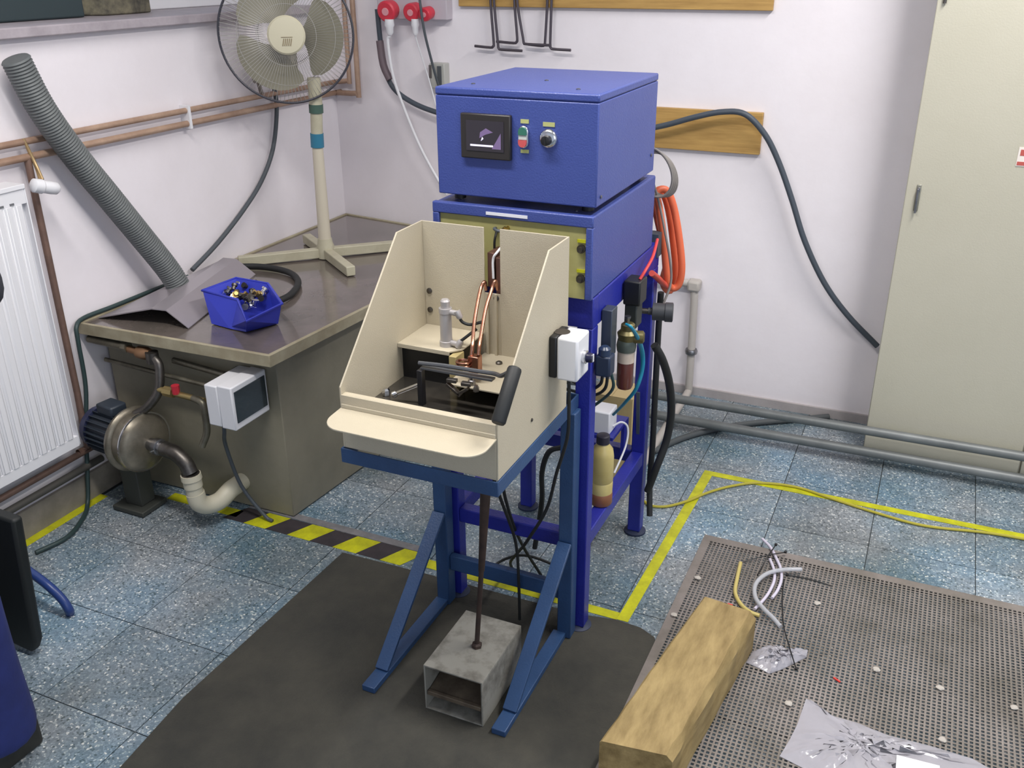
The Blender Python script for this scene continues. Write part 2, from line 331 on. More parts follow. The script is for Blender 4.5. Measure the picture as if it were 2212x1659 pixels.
# ------------------------------------------------------------------ front stand (steel blue)
fs = thing('work_stand', (-0.88, 1.72, 0), 'dark steel-blue work stand with two braced feet on the black mat', 'stand')
for x in (-1.085, -0.725):
    MB().box(x, x+0.038, 1.885, 1.925, 0.005, 0.668).build('post', steel_blue, fs, bevel=0.003)
    xc = x+0.019 - (0.005 if x < -1 else 0.012)
    MB().box(xc-0.018, xc+0.018, 1.50, 1.888, 0.005, 0.022).build('foot_bar', steel_blue, fs, bevel=0.002)
    MB().bar((x+0.019, 1.882, 0.305), (xc, 1.565, 0.024), 0.036, 0.010).build('brace', steel_blue, fs, bevel=0.0015)
MB().box(-1.047,-0.725,1.895,1.915,0.118,0.165).build('cross_bar', steel_blue, fs, bevel=0.003)
tf = MB(); tf.box(-1.066,-0.696,1.470,1.474,0.668,0.702); tf.box(-1.066,-1.062,1.474,1.93,0.668,0.702); tf.box(-0.700,-0.696,1.474,1.93,0.668,0.702)
tf.box(-1.062,-0.700,1.474,1.505,0.668,0.672); tf.box(-1.062,-0.700,1.926,1.930,0.668,0.702); tf.box(-1.062,-0.700,1.85,1.926,0.668,0.672)
tf.build('table_frame', steel_blue, fs, bevel=0.001)

# ------------------------------------------------------------------ beige hood / tray
hd = thing('work_hood', (-0.88, 1.66, 0.703), 'beige sheet-metal work hood with sloping sides and a rounded front lip', 'hood')
side = [(1.852,0.703),(1.852,1.107),(1.737,1.107),(1.478,0.842),(1.476,0.703)]
MB().prism(side, 'x', -1.062, -1.058).build('side_panel', beige_m, hd, bevel=0.0008)
MB().prism(side, 'x', -0.702, -0.698).build('side_panel', beige_m, hd, bevel=0.0008)
bk = MB(); bk.box(-1.058,-0.902,1.848,1.852,0.703,1.107); bk.box(-0.862,-0.702,1.848,1.852,0.703,1.107); bk.box(-0.902,-0.862,1.848,1.852,0.703,0.955)
bk.build('back_panel', beige_m, hd, bevel=0.0008)
MB().box(-1.058,-0.702,1.476,1.480,0.703,0.826).box(-1.058,-0.702,1.480,1.494,0.822,0.826).build('front_panel', beige_m, hd, bevel=0.0008)
# lip, rounded outer corners
lp = [(-1.060,1.476)]; R = 0.045
for cx, a0 in ((-1.060+R, PI), (-0.700-R, 1.5*PI)):
    for i in range(9): a = a0+PI/2*i/8; lp.append((cx+R*math.cos(a), 1.392+R+R*math.sin(a)))
lp.append((-0.700,1.476))
n = len(lp); sl = 0.06
def lz(y): return 0.797 - (1.476-y)*sl
mb = MB(); mb.add([(x,y,lz(y)-0.004) for x,y in lp]+[(x,y,lz(y)) for x,y in lp], [tuple(range(n))[::-1], tuple(range(n,2*n))]+[(i,(i+1)%n,n+(i+1)%n,n+i) for i in range(n)])
mb.box(-1.058,-0.702,1.4735,1.4765,0.797,0.806)
mb.build('front_lip', beige_m, hd, bevel=0.001)
MB().box(-1.058,-0.702,1.480,1.848,0.758,0.766).build('tray_floor', M('tray_floor_dark', (40,39,38), 0.2, col2=(62,58,52), scale=8, coat=0.3), hd, smooth=False)
sh = MB(); sh.prism([(-1.058,1.712),(-0.925,1.712),(-0.905,1.735),(-0.905,1.848),(-1.058,1.848)], 'z', 0.852, 0.856); sh.box(-1.058,-0.925,1.710,1.7125,0.846,0.856)
sh.build('shelf', beige_m, hd, bevel=0.0008)
MB().box(-0.905,-0.702,1.655,1.848,0.802,0.806).build('shelf', beige_m, hd, bevel=0.0008)
MB().box(-0.921,-0.903,1.70,1.74,0.766,0.850).build('shelf_support', M('support_beige', (176,160,112), 0.5), hd, bevel=0.001)
MB().box(-1.058,-0.925,1.730,1.734,0.766,0.850).build('under_shelf_dark_sheet', black_p, hd, smooth=False)  # black sheet closing the space under the left shelf
screws(hd, [(-1.046,1.848,0.940),(-1.046,1.848,0.893),(-0.872,1.848,0.945)], (0,-1,0), 0.007, 0.004, steel, 'bolt')
screws(hd, [(-0.698,1.645,0.762)], (1,0,0), 0.004, 0.003, steel, 'bolt')
screws(hd, [(-0.845,1.80,0.806)], (0,0,1), 0.008, 0.006, steel, 'bolt')
for x in (-0.893,-0.872): MB().box(x-0.003,x+0.003,1.841,1.848,0.806,0.955).build('guide_rib', beige_m, hd)

# clamp lever with rubber grip inside the hood
cl = thing('clamp_lever', (-0.85, 1.61, 0.74), 'dark clamp lever with a black rubber grip, lying across the hood tray', 'lever')
lv = MB(); lv.tube([(-0.951,1.620,0.860),(-0.889,1.620,0.864),(-0.812,1.620,0.865),(-0.771,1.620,0.866),(-0.738,1.580,0.883),(-0.700,1.534,0.916)], 0.0048, 8, smooth=3)
lv.box(-0.945,-0.775,1.614,1.632,0.849,0.853)
lv.build('bar', M('lever_dark', (92,94,98), 0.4, 0.4), cl)
MB().box(-0.950,-0.938,1.606,1.622,0.766,0.848).build('pivot_leg', M('lever_leg', (50,50,54), 0.4, 0.5), cl, bevel=0.001)
MB().cyl((-0.945,1.612,0.815),(-1.002,1.604,0.785),0.0045,12).lathe((-1.002,1.604,0.785),(-0.8,-0.5,-0.4),[(0,0.007),(0.008,0.008),(0.012,0.004)],12).build('link_rod', chrome, cl)
MB().lathe((-1.040,1.622,0.767),(0,0,1),[(0,0.009),(0.012,0.009),(0.016,0.005)],6).build('link_nut', chrome, cl)
vb = MB(); vb.obox((-0.862,1.602,0.842),(1,0.1,0),(0,1,0),0.022,0.012,0.008); vb.obox((-0.828,1.602,0.840),(1,0.1,0),(0,1,0),0.022,0.012,0.008)
vb.obox((-0.858,1.602,0.822),(1,0,-0.7),(0,1,0),0.04,0.012,0.006); vb.obox((-0.836,1.602,0.822),(1,0,0.7),(0,1,0),0.03,0.012,0.006)
vb.build('gripper_jaw', steel, cl, bevel=0.001)
ga, gb = Vector((-0.687,1.536,0.926)), Vector((-0.687,1.455,0.843))
MB().lathe(ga, gb-ga, [(-0.002,0.009),(0.0,0.013),(0.004,0.0145),((gb-ga).length-0.004,0.0145),((gb-ga).length,0.012)], 20).build('rubber_grip', rub_m, cl, label='black rubber grip')

# small grey cylinder standing on the shelf
cy = thing('pneumatic_cylinder', (-0.945, 1.742, 0.856), 'small upright grey metal cylinder on the left shelf inside the hood', 'cylinder')
ca = (-0.948, 1.742, 0.856); gcy = M('cylinder_grey', (176,172,172), 0.4, 0.35)
MB().lathe(ca, (0,0,1), [(0,0.0155),(0.012,0.0155),(0.013,0.0135),(0.078,0.0135),(0.079,0.0148),(0.090,0.0148)], 20).build('barrel', gcy, cy)
MB().lathe((ca[0],ca[1],0.946), (0,0,1), [(0,0.010),(0.016,0.011),(0.020,0.008)], 16).build('cap', gcy, cy)
for z in (0.865, 0.938):
    e1 = (ca[0]+0.034, ca[1]-0.004, z)
    MB().cyl((ca[0]+0.008,ca[1],z), e1, 0.0065, 12).lathe(e1, (0.3,0,0.6 if z<0.9 else -0.6), [(-0.007,0.0075),(0.008,0.0075),(0.012,0.005)], 12).build('elbow_fitting', gcy, cy)
MB().tube([(-0.912,1.738,0.930),(-0.905,1.742,0.918),(-0.890,1.75,0.912),(-0.872,1.77,0.914)], 0.0035, 8).build('air_tube', rub_m, cy)
MB().tube([(-0.912,1.738,0.872),(-0.897,1.745,0.885),(-0.880,1.76,0.900)], 0.0035, 8).build('air_tube', rub_m, cy)

# induction coil of copper tube
ic = thing('induction_coil', (-0.86, 1.70, 0.81), 'bright copper tube coil hanging from the slot in the hood back', 'coil')
MB().tube([(-0.899,1.850,0.962),(-0.895,1.835,0.985),(-0.898,1.820,0.972),(-0.889,1.780,0.942),(-0.877,1.740,0.913),(-0.861,1.700,0.887),(-0.859,1.690,0.866)], 0.0042, 10).build('copper_tube', copper, ic)
MB().tube([(-0.870,1.850,0.966),(-0.868,1.835,0.991),(-0.870,1.820,0.975),(-0.866,1.780,0.945),(-0.856,1.740,0.916),(-0.844,1.700,0.889),(-0.842,1.690,0.869)], 0.0042, 10).build('copper_tube', copper, ic)
hb = MB()
for i, (px_, pz_) in enumerate(((-0.868,0.850),(-0.868,0.858))): hb.ring((-0.872+0.0*i,1.675,0.846+0.008*i), (0,0.1,1), 0.014, 0.0035, 24)
hb.build('coil_turn', copper, ic)
MB().box(-0.863,-0.838,1.678,1.700,0.830,0.868).build('coil_block', copper, ic, bevel=0.002)
MB().lathe((-0.850,1.670,0.806),(0,0,1),[(0,0.009),(0.010,0.009),(0.012,0.006),(0.026,0.006)],8).lathe((-0.832,1.655,0.800),(0,0,1),[(0,0.007),(0.008,0.007),(0.014,0.004)],6).build('coil_nut', zinc, ic)
bb = thing('copper_busbars', (-0.882, 1.872, 0.94), 'two dull brown copper busbars seen through the slot of the hood back', 'busbar')
cdm = M('busbar_brown', (120,86,76), 0.4, 0.6)
MB().box(-0.900,-0.884,1.862,1.918,0.965,1.046).build('busbar', cdm, bb, bevel=0.001)
MB().box(-0.879,-0.864,1.862,1.918,0.945,1.036).build('busbar', cdm, bb, bevel=0.001)
MB().tube([(-0.866,1.912,1.072),(-0.872,1.857,1.052),(-0.881,1.852,1.034),(-0.881,1.852,0.99)], 0.0028, 8).build('white_tube', white_p, bb)
MB().tube([(-0.900,1.915,1.085),(-0.899,1.90,1.065),(-0.900,1.90,1.045)], 0.003, 8).build('black_tube', black_p, bb)

# selector switch box on the right of the hood
sb = thing('selector_switch_box', (-0.66, 1.78, 0.80), 'white and black switch box with a selector knob on the right side of the hood', 'switch')
MB().box(-0.698,-0.680,1.738,1.812,0.822,0.918).build('back_box', black_p, sb, bevel=0.004)
MB().box(-0.680,-0.632,1.738,1.812,0.820,0.918).build('cover', white_p, sb, bevel=0.005)
MB().cyl((-0.682,1.775,0.914),(-0.682,1.775,0.9186),0.018,20).build('gland_plug', M('plug_brown', (60,54,48), 0.6), sb)
MB().lathe((-0.632,1.775,0.868),(1,0,0),[(0,0.015),(0.007,0.015),(0.009,0.012)],22).build('knob_ring', chrome, sb)
kb = MB().lathe((-0.624,1.775,0.868),(1,0,0),[(0,0.0115),(0.012,0.0105),(0.014,0.009)],20).build('selector_knob', M('knob_navy', (20,20,54), 0.35), sb)
MB().box(-0.611,-0.6085,1.772,1.778,0.860,0.877).build('knob_mark', white_p, kb, smooth=False)
MB().tube([(-0.665,1.775,0.822),(-0.664,1.775,0.80),(-0.663,1.776,0.74),(-0.668,1.782,0.66),(-0.70,1.80,0.55),(-0.74,1.84,0.42),(-0.80,1.86,0.30),(-0.86,1.94,0.20),(-0.92,2.02,0.10),(-0.95,2.10,0.015)], 0.0042, 8).build('cable', rub_m, sb, label='black cable')
for pts, lb in (([(-0.80,1.70,0.66),(-0.83,1.78,0.50),(-0.86,1.90,0.32),(-0.88,2.02,0.16),(-0.86,2.10,0.02)], 'black hose hanging behind the front rail, left one'),
                ([(-0.86,1.72,0.66),(-0.85,1.80,0.46),(-0.84,1.875,0.28),(-0.835,1.885,0.14),(-0.835,1.89,0.02)], 'black hose hanging in front of the low cross bar')):
    MB().tube(pts, 0.0042, 8).build('hose', rub_m, label=lb, cat='hose')
MB().tube([(-1.02,2.08,0.006),(-0.98,2.12,0.03),(-0.90,2.10,0.075),(-0.80,2.11,0.05),(-0.74,2.10,0.006)], 0.004, 8).build('hose', rub_m, label='thin black hose lying on the floor inside the blue stand', cat='hose')

# ------------------------------------------------------------------ air preparation unit and fittings, right of the stand
ar = thing('air_filter_unit', (-0.64, 2.10, 0.68), 'brass and black air regulator with a brown glass bowl, right of the blue stand', 'regulator')
bx, by = (-0.630,2.082,0.752)[0], (-0.630,2.082,0.752)[1]
MB().lathe((bx,by,0.664),(0,0,1),[(0,0.010),(0.004,0.018),(0.012,0.021),(0.075,0.021)],22).build('bowl', M('bowl_brown', (96,48,40), 0.25, coat=0.5), ar, label='brown lower bowl')
MB().lathe((bx,by,0.739),(0,0,1),[(0,0.0215),(0.030,0.0215)],22).build('sight_glass', M('bowl_clear', (196,180,164), 0.2, coat=0.5), ar)
MB().lathe((bx,by,0.768),(0,0,1),[(0,0.023),(0.014,0.025),(0.030,0.022)],20).build('bowl_collar', M('collar_grey', (96,104,96), 0.4, 0.4), ar)
olive = M('regulator_olive', (122,112,70), 0.4, 0.5, col2=(86,80,52), scale=30)
MB().lathe((bx+0.002,by,0.797),(0,0,1),[(0,0.022),(0.018,0.026),(0.026,0.018),(0.040,0.017),(0.044,0.012)],20).build('regulator_body', olive, ar)
MB().lathe((bx+0.012,by,0.806),(1,0.3,0),[(0,0.016),(0.028,0.016),(0.032,0.010)],18).build('side_port', olive, ar)
MB().lathe((bx,by,0.840),(0,0,1),[(0,0.006),(0.010,0.006),(0.014,0.009),(0.018,0.009)],6).build('top_bolt', zinc, ar)
MB().box(-0.666,-0.640,1.99,2.03,0.78,0.90).build('bracket', M('bracket_steel', (76,84,96), 0.4, 0.5), ar, bevel=0.002)
MB().tube([(-0.615,2.020,0.861),(-0.600,2.017,0.855),(-0.600,2.085,0.798),(-0.600,2.125,0.746),(-0.600,2.129,0.701),(-0.610,2.119,0.652),(-0.640,2.135,0.603),(-0.700,2.222,0.515)], [0.003,0.004,0.0055,0.006,0.0055,0.005,0.0045,0.004], 10).build('air_hose', M('teal_hose', (24,128,158), 0.35), ar, label='teal blue air hose')
so_ = thing('solenoid_valve', (-0.64, 2.17, 0.84), 'square black solenoid valve under the rear corner of the blue cabinet', 'valve')
MB().box(-0.664,-0.620,2.145,2.205,0.862,0.925).build('coil_body', black_p, so_, bevel=0.004)
MB().box(-0.660,-0.628,2.15,2.20,0.800,0.862).build('valve_body', M('valve_dark', (44,48,46), 0.5), so_, bevel=0.003)
MB().tube([(-0.63,2.17,0.925),(-0.622,2.19,0.945),(-0.62,2.24,0.965),(-0.635,2.33,0.985)], 0.004, 8).build('red_wire', M('red_wire', (200,60,60), 0.5), so_)
mu = thing('silencer', (-0.60, 2.35, 0.78), 'short dark grey cylindrical silencer sticking out beside the rear blue leg', 'silencer')
sc_ = (-0.660,2.370,0.771); MB().lathe(sc_, (1,0.25,0), [(0,0.010),(0.01,0.010),(0.012,0.024),(0.045,0.024),(0.046,0.027),(0.066,0.027),(0.068,0.023)], 22).build('silencer_body', M('silencer_grey', (62,64,68), 0.5), mu)
MB().lathe(sc_, (-1,-0.2,0.0), [(0,0.008),(0.03,0.008)], 12).build('pipe_stub', steel, mu)
pv = thing('pressure_switch', (-0.64, 1.96, 0.77), 'small blue-black pressure switch left of the air filter bowl', 'switch')
MB().box(-0.664,-0.626,1.945,1.985,0.748,0.800).build('body', M('switch_navy', (34,46,70), 0.35), pv, bevel=0.005)
MB().lathe((-0.645,1.960,0.80),(0,0,1),[(0,0.015),(0.016,0.015),(0.022,0.009)],18).build('cap', M('switch_navy2', (40,54,80), 0.3), pv)
MB().tube([(-0.648,1.96,0.748),(-0.655,1.965,0.72),(-0.69,1.99,0.69),(-0.75,2.05,0.672),(-0.82,2.12,0.67)], 0.004, 8).build('air_tube', rub_m, pv)
MB().tube([(-0.640,1.975,0.748),(-0.65,1.985,0.70),(-0.70,2.03,0.655),(-0.78,2.08,0.635),(-0.86,2.1,0.63)], 0.004, 8).build('air_tube', rub_m, pv)
MB().tube([(-0.634,1.98,0.748),(-0.64,2.02,0.69),(-0.69,2.08,0.62),(-0.76,2.12,0.55),(-0.82,2.14,0.50)], 0.004, 8).build('air_tube', M('dark_teal', (30,70,74), 0.5), pv)

# bottle on the side rail
bt = thing('plastic_bottle', (-0.69, 2.13, 0.294), 'yellowed plastic bottle with a dark cap, standing on the blue side rail', 'bottle')
MB().lathe((-0.693,2.12,0.295),(0,0,1),[(0,0.028),(0.004,0.031),(0.034,0.031),(0.036,0.030)],22).build('base_band', M('bottle_brown', (134,88,62), 0.4), bt, label='orange brown bottom')
MB().lathe((-0.693,2.12,0.331),(0,0,1),[(0,0.030),(0.03,0.031),(0.034,0.029),(0.038,0.031),(0.11,0.031),(0.13,0.028),(0.145,0.017),(0.15,0.016)],22).build('bottle_body', M('bottle_yellow', (200,186,126), 0.35, col2=(184,166,104), scale=10), bt)
MB().lathe((-0.693,2.12,0.479),(0,0,1),[(0,0.018),(0.022,0.018),(0.024,0.015)],18).build('bottle_cap', M('cap_dark', (40,38,52), 0.5), bt)
jb = thing('junction_box', (-0.78, 2.36, 0.42), 'white plastic junction box with a white cable, inside the blue stand near the rear rail', 'box')
MB().box(-0.86,-0.735,2.30,2.37,0.405,0.475).build('box_body', white_p, jb, bevel=0.004)
MB().tube([(-0.735,2.335,0.42),(-0.715,2.35,0.43),(-0.698,2.36,0.41),(-0.696,2.34,0.36),(-0.708,2.28,0.30)], 0.003, 8).build('cable', white_p, jb)
MB().box(-1.03,-0.72,2.29,2.44,0.395,0.405).box(-1.03,-1.02,2.29,2.44,0.294,0.395).box(-0.73,-0.72,2.40,2.44,0.294,0.395).build('mounting_plate', dblue_m, jb)
fb = thing('shut_off_valve', (-0.80, 2.25, 0.30), 'dark brass shut-off valve with a grey hose nut, below the white junction box', 'valve')
MB().lathe((-0.80,2.20,0.395),(0.4,-0.2,0),[(0,0.012),(0.03,0.012),(0.032,0.018),(0.05,0.018)],12).lathe((-0.80,2.20,0.395),(-1,0,0),[(0,0.012),(0.04,0.012)],12).build('valve_body', M('valve_bronze', (84,76,66), 0.4, 0.7), fb)
MB().bar((-0.80,2.20,0.41),(-0.76,2.17,0.425),0.012,0.004,(0,0,1)).build('valve_handle', M('handle_dark', (50,46,64), 0.5), fb)
MB().tube([(-0.84,2.2,0.395),(-0.88,2.2,0.37),(-0.90,2.2,0.30),(-0.90,2.2,0.20),(-0.93,2.22,0.02)], 0.008, 8).build('hose', rub_m, fb)

# hoses and coils at the rear right
om = M('orange_hose', (216,104,68), 0.45)
oh = thing('orange_hose_coil', (-0.65, 2.52, 0.79), 'orange hose hanging in long loops behind the blue cabinet', 'hose')
for pts in ([(-0.692,2.500,1.068),(-0.669,2.520,1.070),(-0.648,2.530,1.021),(-0.626,2.530,0.931),(-0.614,2.530,0.852),(-0.620,2.530,0.804),(-0.638,2.520,0.795),(-0.647,2.500,0.830),(-0.660,2.490,0.938),(-0.679,2.490,1.027)],
            [(-0.708,2.530,1.054),(-0.687,2.550,1.054),(-0.668,2.560,0.999),(-0.647,2.560,0.894),(-0.639,2.560,0.827),(-0.652,2.560,0.772),(-0.666,2.530,0.807),(-0.659,2.530,0.874),(-0.690,2.530,0.978)]):
    MB().tube(pts, 0.0105, 10, closed=True).build('hose_loop', om, oh)
MB().tube([(-0.643,2.520,0.794),(-0.653,2.480,0.819),(-0.653,2.420,0.852),(-0.653,2.360,0.883)], 0.0085, 10).build('hose_end', M('red_hose', (206,80,66), 0.5), oh)
gc = thing('grey_cable_coil', (-0.66, 2.42, 1.03), 'grey cable coiled beside the rear of the upper blue cabinet', 'cable')
gm_ = M('coil_grey', (126,120,116), 0.5)
for i, (cx, cy_, a, b_) in enumerate(((1424,358,36,40),(1428,362,34,40),(1420,356,30,36),(1430,356,34,36))):
    pts = []
    for k in range(14):
        t = 2*PI*k/14; pts.append((-0.690+0.052*math.cos(t)*(1-0.05*i)+0.004*i, 2.445+0.012*i+0.01*math.cos(t), 1.133+0.062*math.sin(t)*(1-0.04*i)-0.02*math.cos(t)-0.004*i))
    MB().tube(pts, 0.0035, 8, closed=True, smooth=4).build('cable_turn', gm_, gc)
MB().tube([(-0.684,2.440,1.103),(-0.671,2.460,1.047),(-0.651,2.460,0.973),(-0.632,2.460,0.896),(-0.625,2.460,0.831),(-0.636,2.440,0.775)], 0.0035, 8).build('cable_tail', gm_, gc)
MB().tube([(-0.620,2.309,0.700),(-0.600,2.332,0.648),(-0.590,2.382,0.559),(-0.590,2.426,0.453),(-0.600,2.435,0.356),(-0.620,2.415,0.268),(-0.645,2.425,0.177)], 0.0115, 12).build('hose', rub_m, label='thick black hose bowing out to the right of the rear blue leg', cat='hose')
MB().tube([(-0.650,2.455,0.80),(-0.652,2.46,0.70),(-0.650,2.46,0.50),(-0.648,2.46,0.33),(-0.644,2.44,0.20),(-0.63,2.41,0.10)], 0.009, 10).build('hose', rub_m, label='straight black hose running down the back of the rear blue leg', cat='hose')

# ------------------------------------------------------------------ foot pedal with its rod
pd = thing('foot_pedal', (-0.84, 1.62, 0.004), 'scuffed grey steel foot pedal box with a rusty rod, on the black mat', 'pedal')
pm = M('pedal_grey', (140,138,130), 0.6, col2=(92,88,80), scale=16, lo=0.3, hi=0.55)
hz_ = MB(); hz_.box(-0.916,-0.762,1.51,1.735,0.132,0.136); hz_.box(-0.916,-0.912,1.51,1.735,0.005,0.132); hz_.box(-0.766,-0.762,1.51,1.735,0.005,0.132)
hz_.box(-0.912,-0.766,1.731,1.735,0.005,0.132); hz_.box(-0.912,-0.766,1.51,1.735,0.005,0.009)
hz_.build('housing', pm, pd, bevel=0.001)
MB().bar((-0.839,1.522,0.052),(-0.839,1.722,0.085),0.142,0.006).box(-0.910,-0.768,1.512,1.522,0.047,0.058).build('pedal_plate', M('pedal_plate', (120,108,92), 0.5, 0.3, col2=(86,76,66), scale=20), pd, bevel=0.001)
MB().bar((-0.839,1.53,0.122),(-0.839,1.60,0.088),0.136,0.004).build('inner_flap', pm, pd)
rust = M('rusty_rod', (78,62,54), 0.6, 0.4, col2=(56,46,44), scale=20)
MB().tube([(-0.829,1.620,0.141),(-0.812,1.620,0.365)], 0.0062, 10, smooth=0).build('rod', rust, pd)
MB().tube([(-0.812,1.620,0.362),(-0.796,1.620,0.597)], [0.0075,0.0125], 12, smooth=0).build('rod_sleeve', rust, pd)
pb_ = (-0.829,1.620,0.137); MB().lathe((pb_[0],pb_[1],0.136),(0,0,1),[(0,0.013),(0.008,0.013),(0.012,0.009)],6).build('rod_nut', rust, pd)

# ------------------------------------------------------------------ tank on the left
tk = thing('coolant_tank', (-2.05, 2.8, 0), 'large olive-grey steel tank with a dark glossy top, along the left wall', 'tank')
MB().prism([(-2.405,2.085),(-1.725,2.092),(-1.625,3.38),(-2.405,3.48)], 'z', 0.004, 0.566).build('body', tankm, tk, bevel=0.003)
oc = [(-2.425,2.000),(-1.685,2.018),(-1.585,3.42),(-2.425,3.545)]
def inset(poly, d):
    cx = sum(p[0] for p in poly)/4; cy_ = sum(p[1] for p in poly)/4; return [(p[0]+(d if p[0] < cx else -d), p[1]+(d if p[1] < cy_ else -d)) for p in poly]
ic_ = inset(oc, 0.012); z0, z1 = 0.566, 0.604
vs = [(x,y,z0) for x,y in oc]+[(x,y,z1) for x,y in oc]+[(x,y,z1) for x,y in ic_]+[(x,y,z0) for x,y in ic_]
f_ = []
for i in range(4):
    j = (i+1)%4; f_ += [(i,j,4+j,4+i),(4+i,4+j,8+j,8+i),(8+i,8+j,12+j,12+i),(12+i,12+j,j,i)]
MB().add(vs, f_).build('rim', rimm, tk, bevel=0.002)
MB().prism(ic_, 'z', 0.570, 0.5985).build('top_plate', topm, tk, smooth=False)

# bent sheet on the tank
bs = MB(); pr = [(-2.398,0.6005),(-2.188,0.652),(-2.135,0.652),(-2.062,0.6005),(-2.062,0.6035),(-2.134,0.6555),(-2.189,0.6555),(-2.398,0.604)]
n = len(pr); vs = []
for t, y in ((0,2.085),(1,2.62)): vs += [(x-0.16*t, y+(x+2.23)*0.12, z) if x-0.16*t > -2.40 else (-2.40+(x+2.40)*0.2, y+(x+2.23)*0.12, z) for x, z in pr]
bs.add(vs, [tuple(range(n))[::-1], tuple(range(n,2*n))]+[(i,(i+1)%n,n+(i+1)%n,n+i) for i in range(n)])
bs.build('bent_metal_sheet', M('sheet_grey', (156,150,156), 0.28, 0.3), smooth=False, label='folded grey metal sheet lying on the left end of the tank top', cat='sheet')
# blue parts bin
bn = thing('parts_bin', (-1.93, 2.2, 0.599), 'blue plastic parts bin full of small fittings, on the tank top', 'bin')
binm = M('bin_blue', (46,58,176), 0.35)
top = [Vector(p) for p in ((-2.083,2.213,0.690),(-2.069,2.360,0.690),(-1.935,2.353,0.690),(-1.814,2.261,0.668),(-1.829,2.106,0.660),(-1.935,2.202,0.684))]
bot = [Vector(p) for p in ((-2.024,2.168,0.602),(-2.023,2.296,0.602),(-1.919,2.302,0.602),(-1.829,2.252,0.602),(-1.875,2.152,0.602),(-1.941,2.155,0.602))]
cen = sum(bot, Vector())/6; n = 6
def off(p, k, dz=0): q = p + (cen-p).normalized()*k; return Vector((q.x, q.y, p.z+dz))
tin = [off(p, 0.005) for p in top]; bin_ = [off(p, 0.006, 0.004) for p in bot]
f_ = [tuple(range(n))[::-1]]
for i in range(n):
    j = (i+1)%n; f_ += [(i,j,n+j,n+i),(n+i,n+j,2*n+j,2*n+i),(2*n+i,2*n+j,3*n+j,3*n+i)]
f_.append(tuple(range(3*n,4*n)))
MB().add(bot+top+tin+bin_, f_).build('bin_body', binm, bn, smooth=False)
MB().tube([off(p,-0.002) for p in top], 0.0045, 6, closed=True, smooth=0).build('bin_rim', binm, bn)
fit_m = [zinc, chrome, brass, steel, M('fitting_dark', (60,56,52), 0.4, 0.6)]
protos = {}
fx = [(-2.053,2.292,0.660),(-2.048,2.356,0.660),(-2.006,2.358,0.660),(-1.932,2.280,0.655),(-1.909,2.218,0.650),(-2.001,2.274,0.655),(-1.933,2.313,0.660),(-1.975,2.285,0.660)]
random.seed(3)
gx = [p[0] for p in fx]; gy = [p[1] for p in fx]
for i in range(46):
    t = i % 2; bx_ = fx[i % len(fx)]; x = bx_[0]+random.uniform(-0.016,0.016); y = bx_[1]+random.uniform(-0.016,0.016); z = 0.648+random.uniform(0,0.024)
    d = Vector((random.uniform(-1,1),random.uniform(-1,1),random.uniform(-0.2,1))).normalized(); r = random.uniform(0.009,0.013); mk = random.randrange(5)
    if t: mb = MB().lathe((x,y,z), d, [(0,r),(0.008,r),(0.008,r*0.6),(0.02,r*0.6)], 6)
    else: mb = MB().lathe((x,y,z), d, [(0,r*0.7),(0.012,r*0.7),(0.013,r),(0.02,r)], 10)
    kn_ = ('matt zinc','bright chrome','yellow brass','dull steel','dark oily')[mk]; mb.build('pipe_fitting', fit_m[mk], label='small %s %s fitting in the heap inside the blue parts bin' % (kn_, 'hexagonal' if t else 'round'), cat='fitting', group='%s %s fittings in the blue bin' % (kn_, 'hexagonal' if t else 'round'))
# loop of black hose on the tank
MB().tube([(-2.40,2.60,0.612),(-2.30,2.675,0.613),(-2.21,2.70,0.613),(-2.10,2.68,0.613),(-2.01,2.61,0.613),(-1.955,2.51,0.613),(-1.94,2.43,0.613),(-1.97,2.35,0.613),(-2.05,2.34,0.613)], 0.0115, 12).build('hose', rub_m, label='black rubber hose looped on the tank top behind the blue bin', cat='hose')
# corrugated hose
pts = [Vector(p) for p in ((-2.355,1.897,1.450),(-2.355,1.924,1.410),(-2.355,1.976,1.271),(-2.355,2.063,1.119),(-2.350,2.152,0.982),(-2.340,2.245,0.833),(-2.320,2.321,0.696),(-2.300,2.352,0.598))]
pts = pts[1:]
fine = []
for i in range(len(pts)-1):
    p0 = pts[max(i-1,0)]; p1 = pts[i]; p2 = pts[i+1]; p3 = pts[min(i+2,len(pts)-1)]
    for k in range(24):
        t = k/24; fine.append(0.5*((2*p1)+(-p0+p2)*t+(2*p0-5*p1+4*p2-p3)*t*t+(-p0+3*p1-3*p2+p3)*t**3))
fine.append(pts[-1])
L = [0]
for i in range(1, len(fine)): L.append(L[-1]+(fine[i]-fine[i-1]).length)
tot = L[-1]; nr = int(tot/0.0045); q = []; j = 0
for i in range(nr+1):
    s_ = tot*i/nr
    while j < len(L)-2 and L[j+1] < s_: j += 1
    t = (s_-L[j])/(L[j+1]-L[j]); q.append(fine[j].lerp(fine[j+1], t))
MB().tube(q, [0.0405 if i % 2 else 0.0370 for i in range(len(q))], 24, smooth=0).build('corrugated_hose', grey_hose, label='thick grey corrugated suction hose leaning against the left wall', cat='hose')
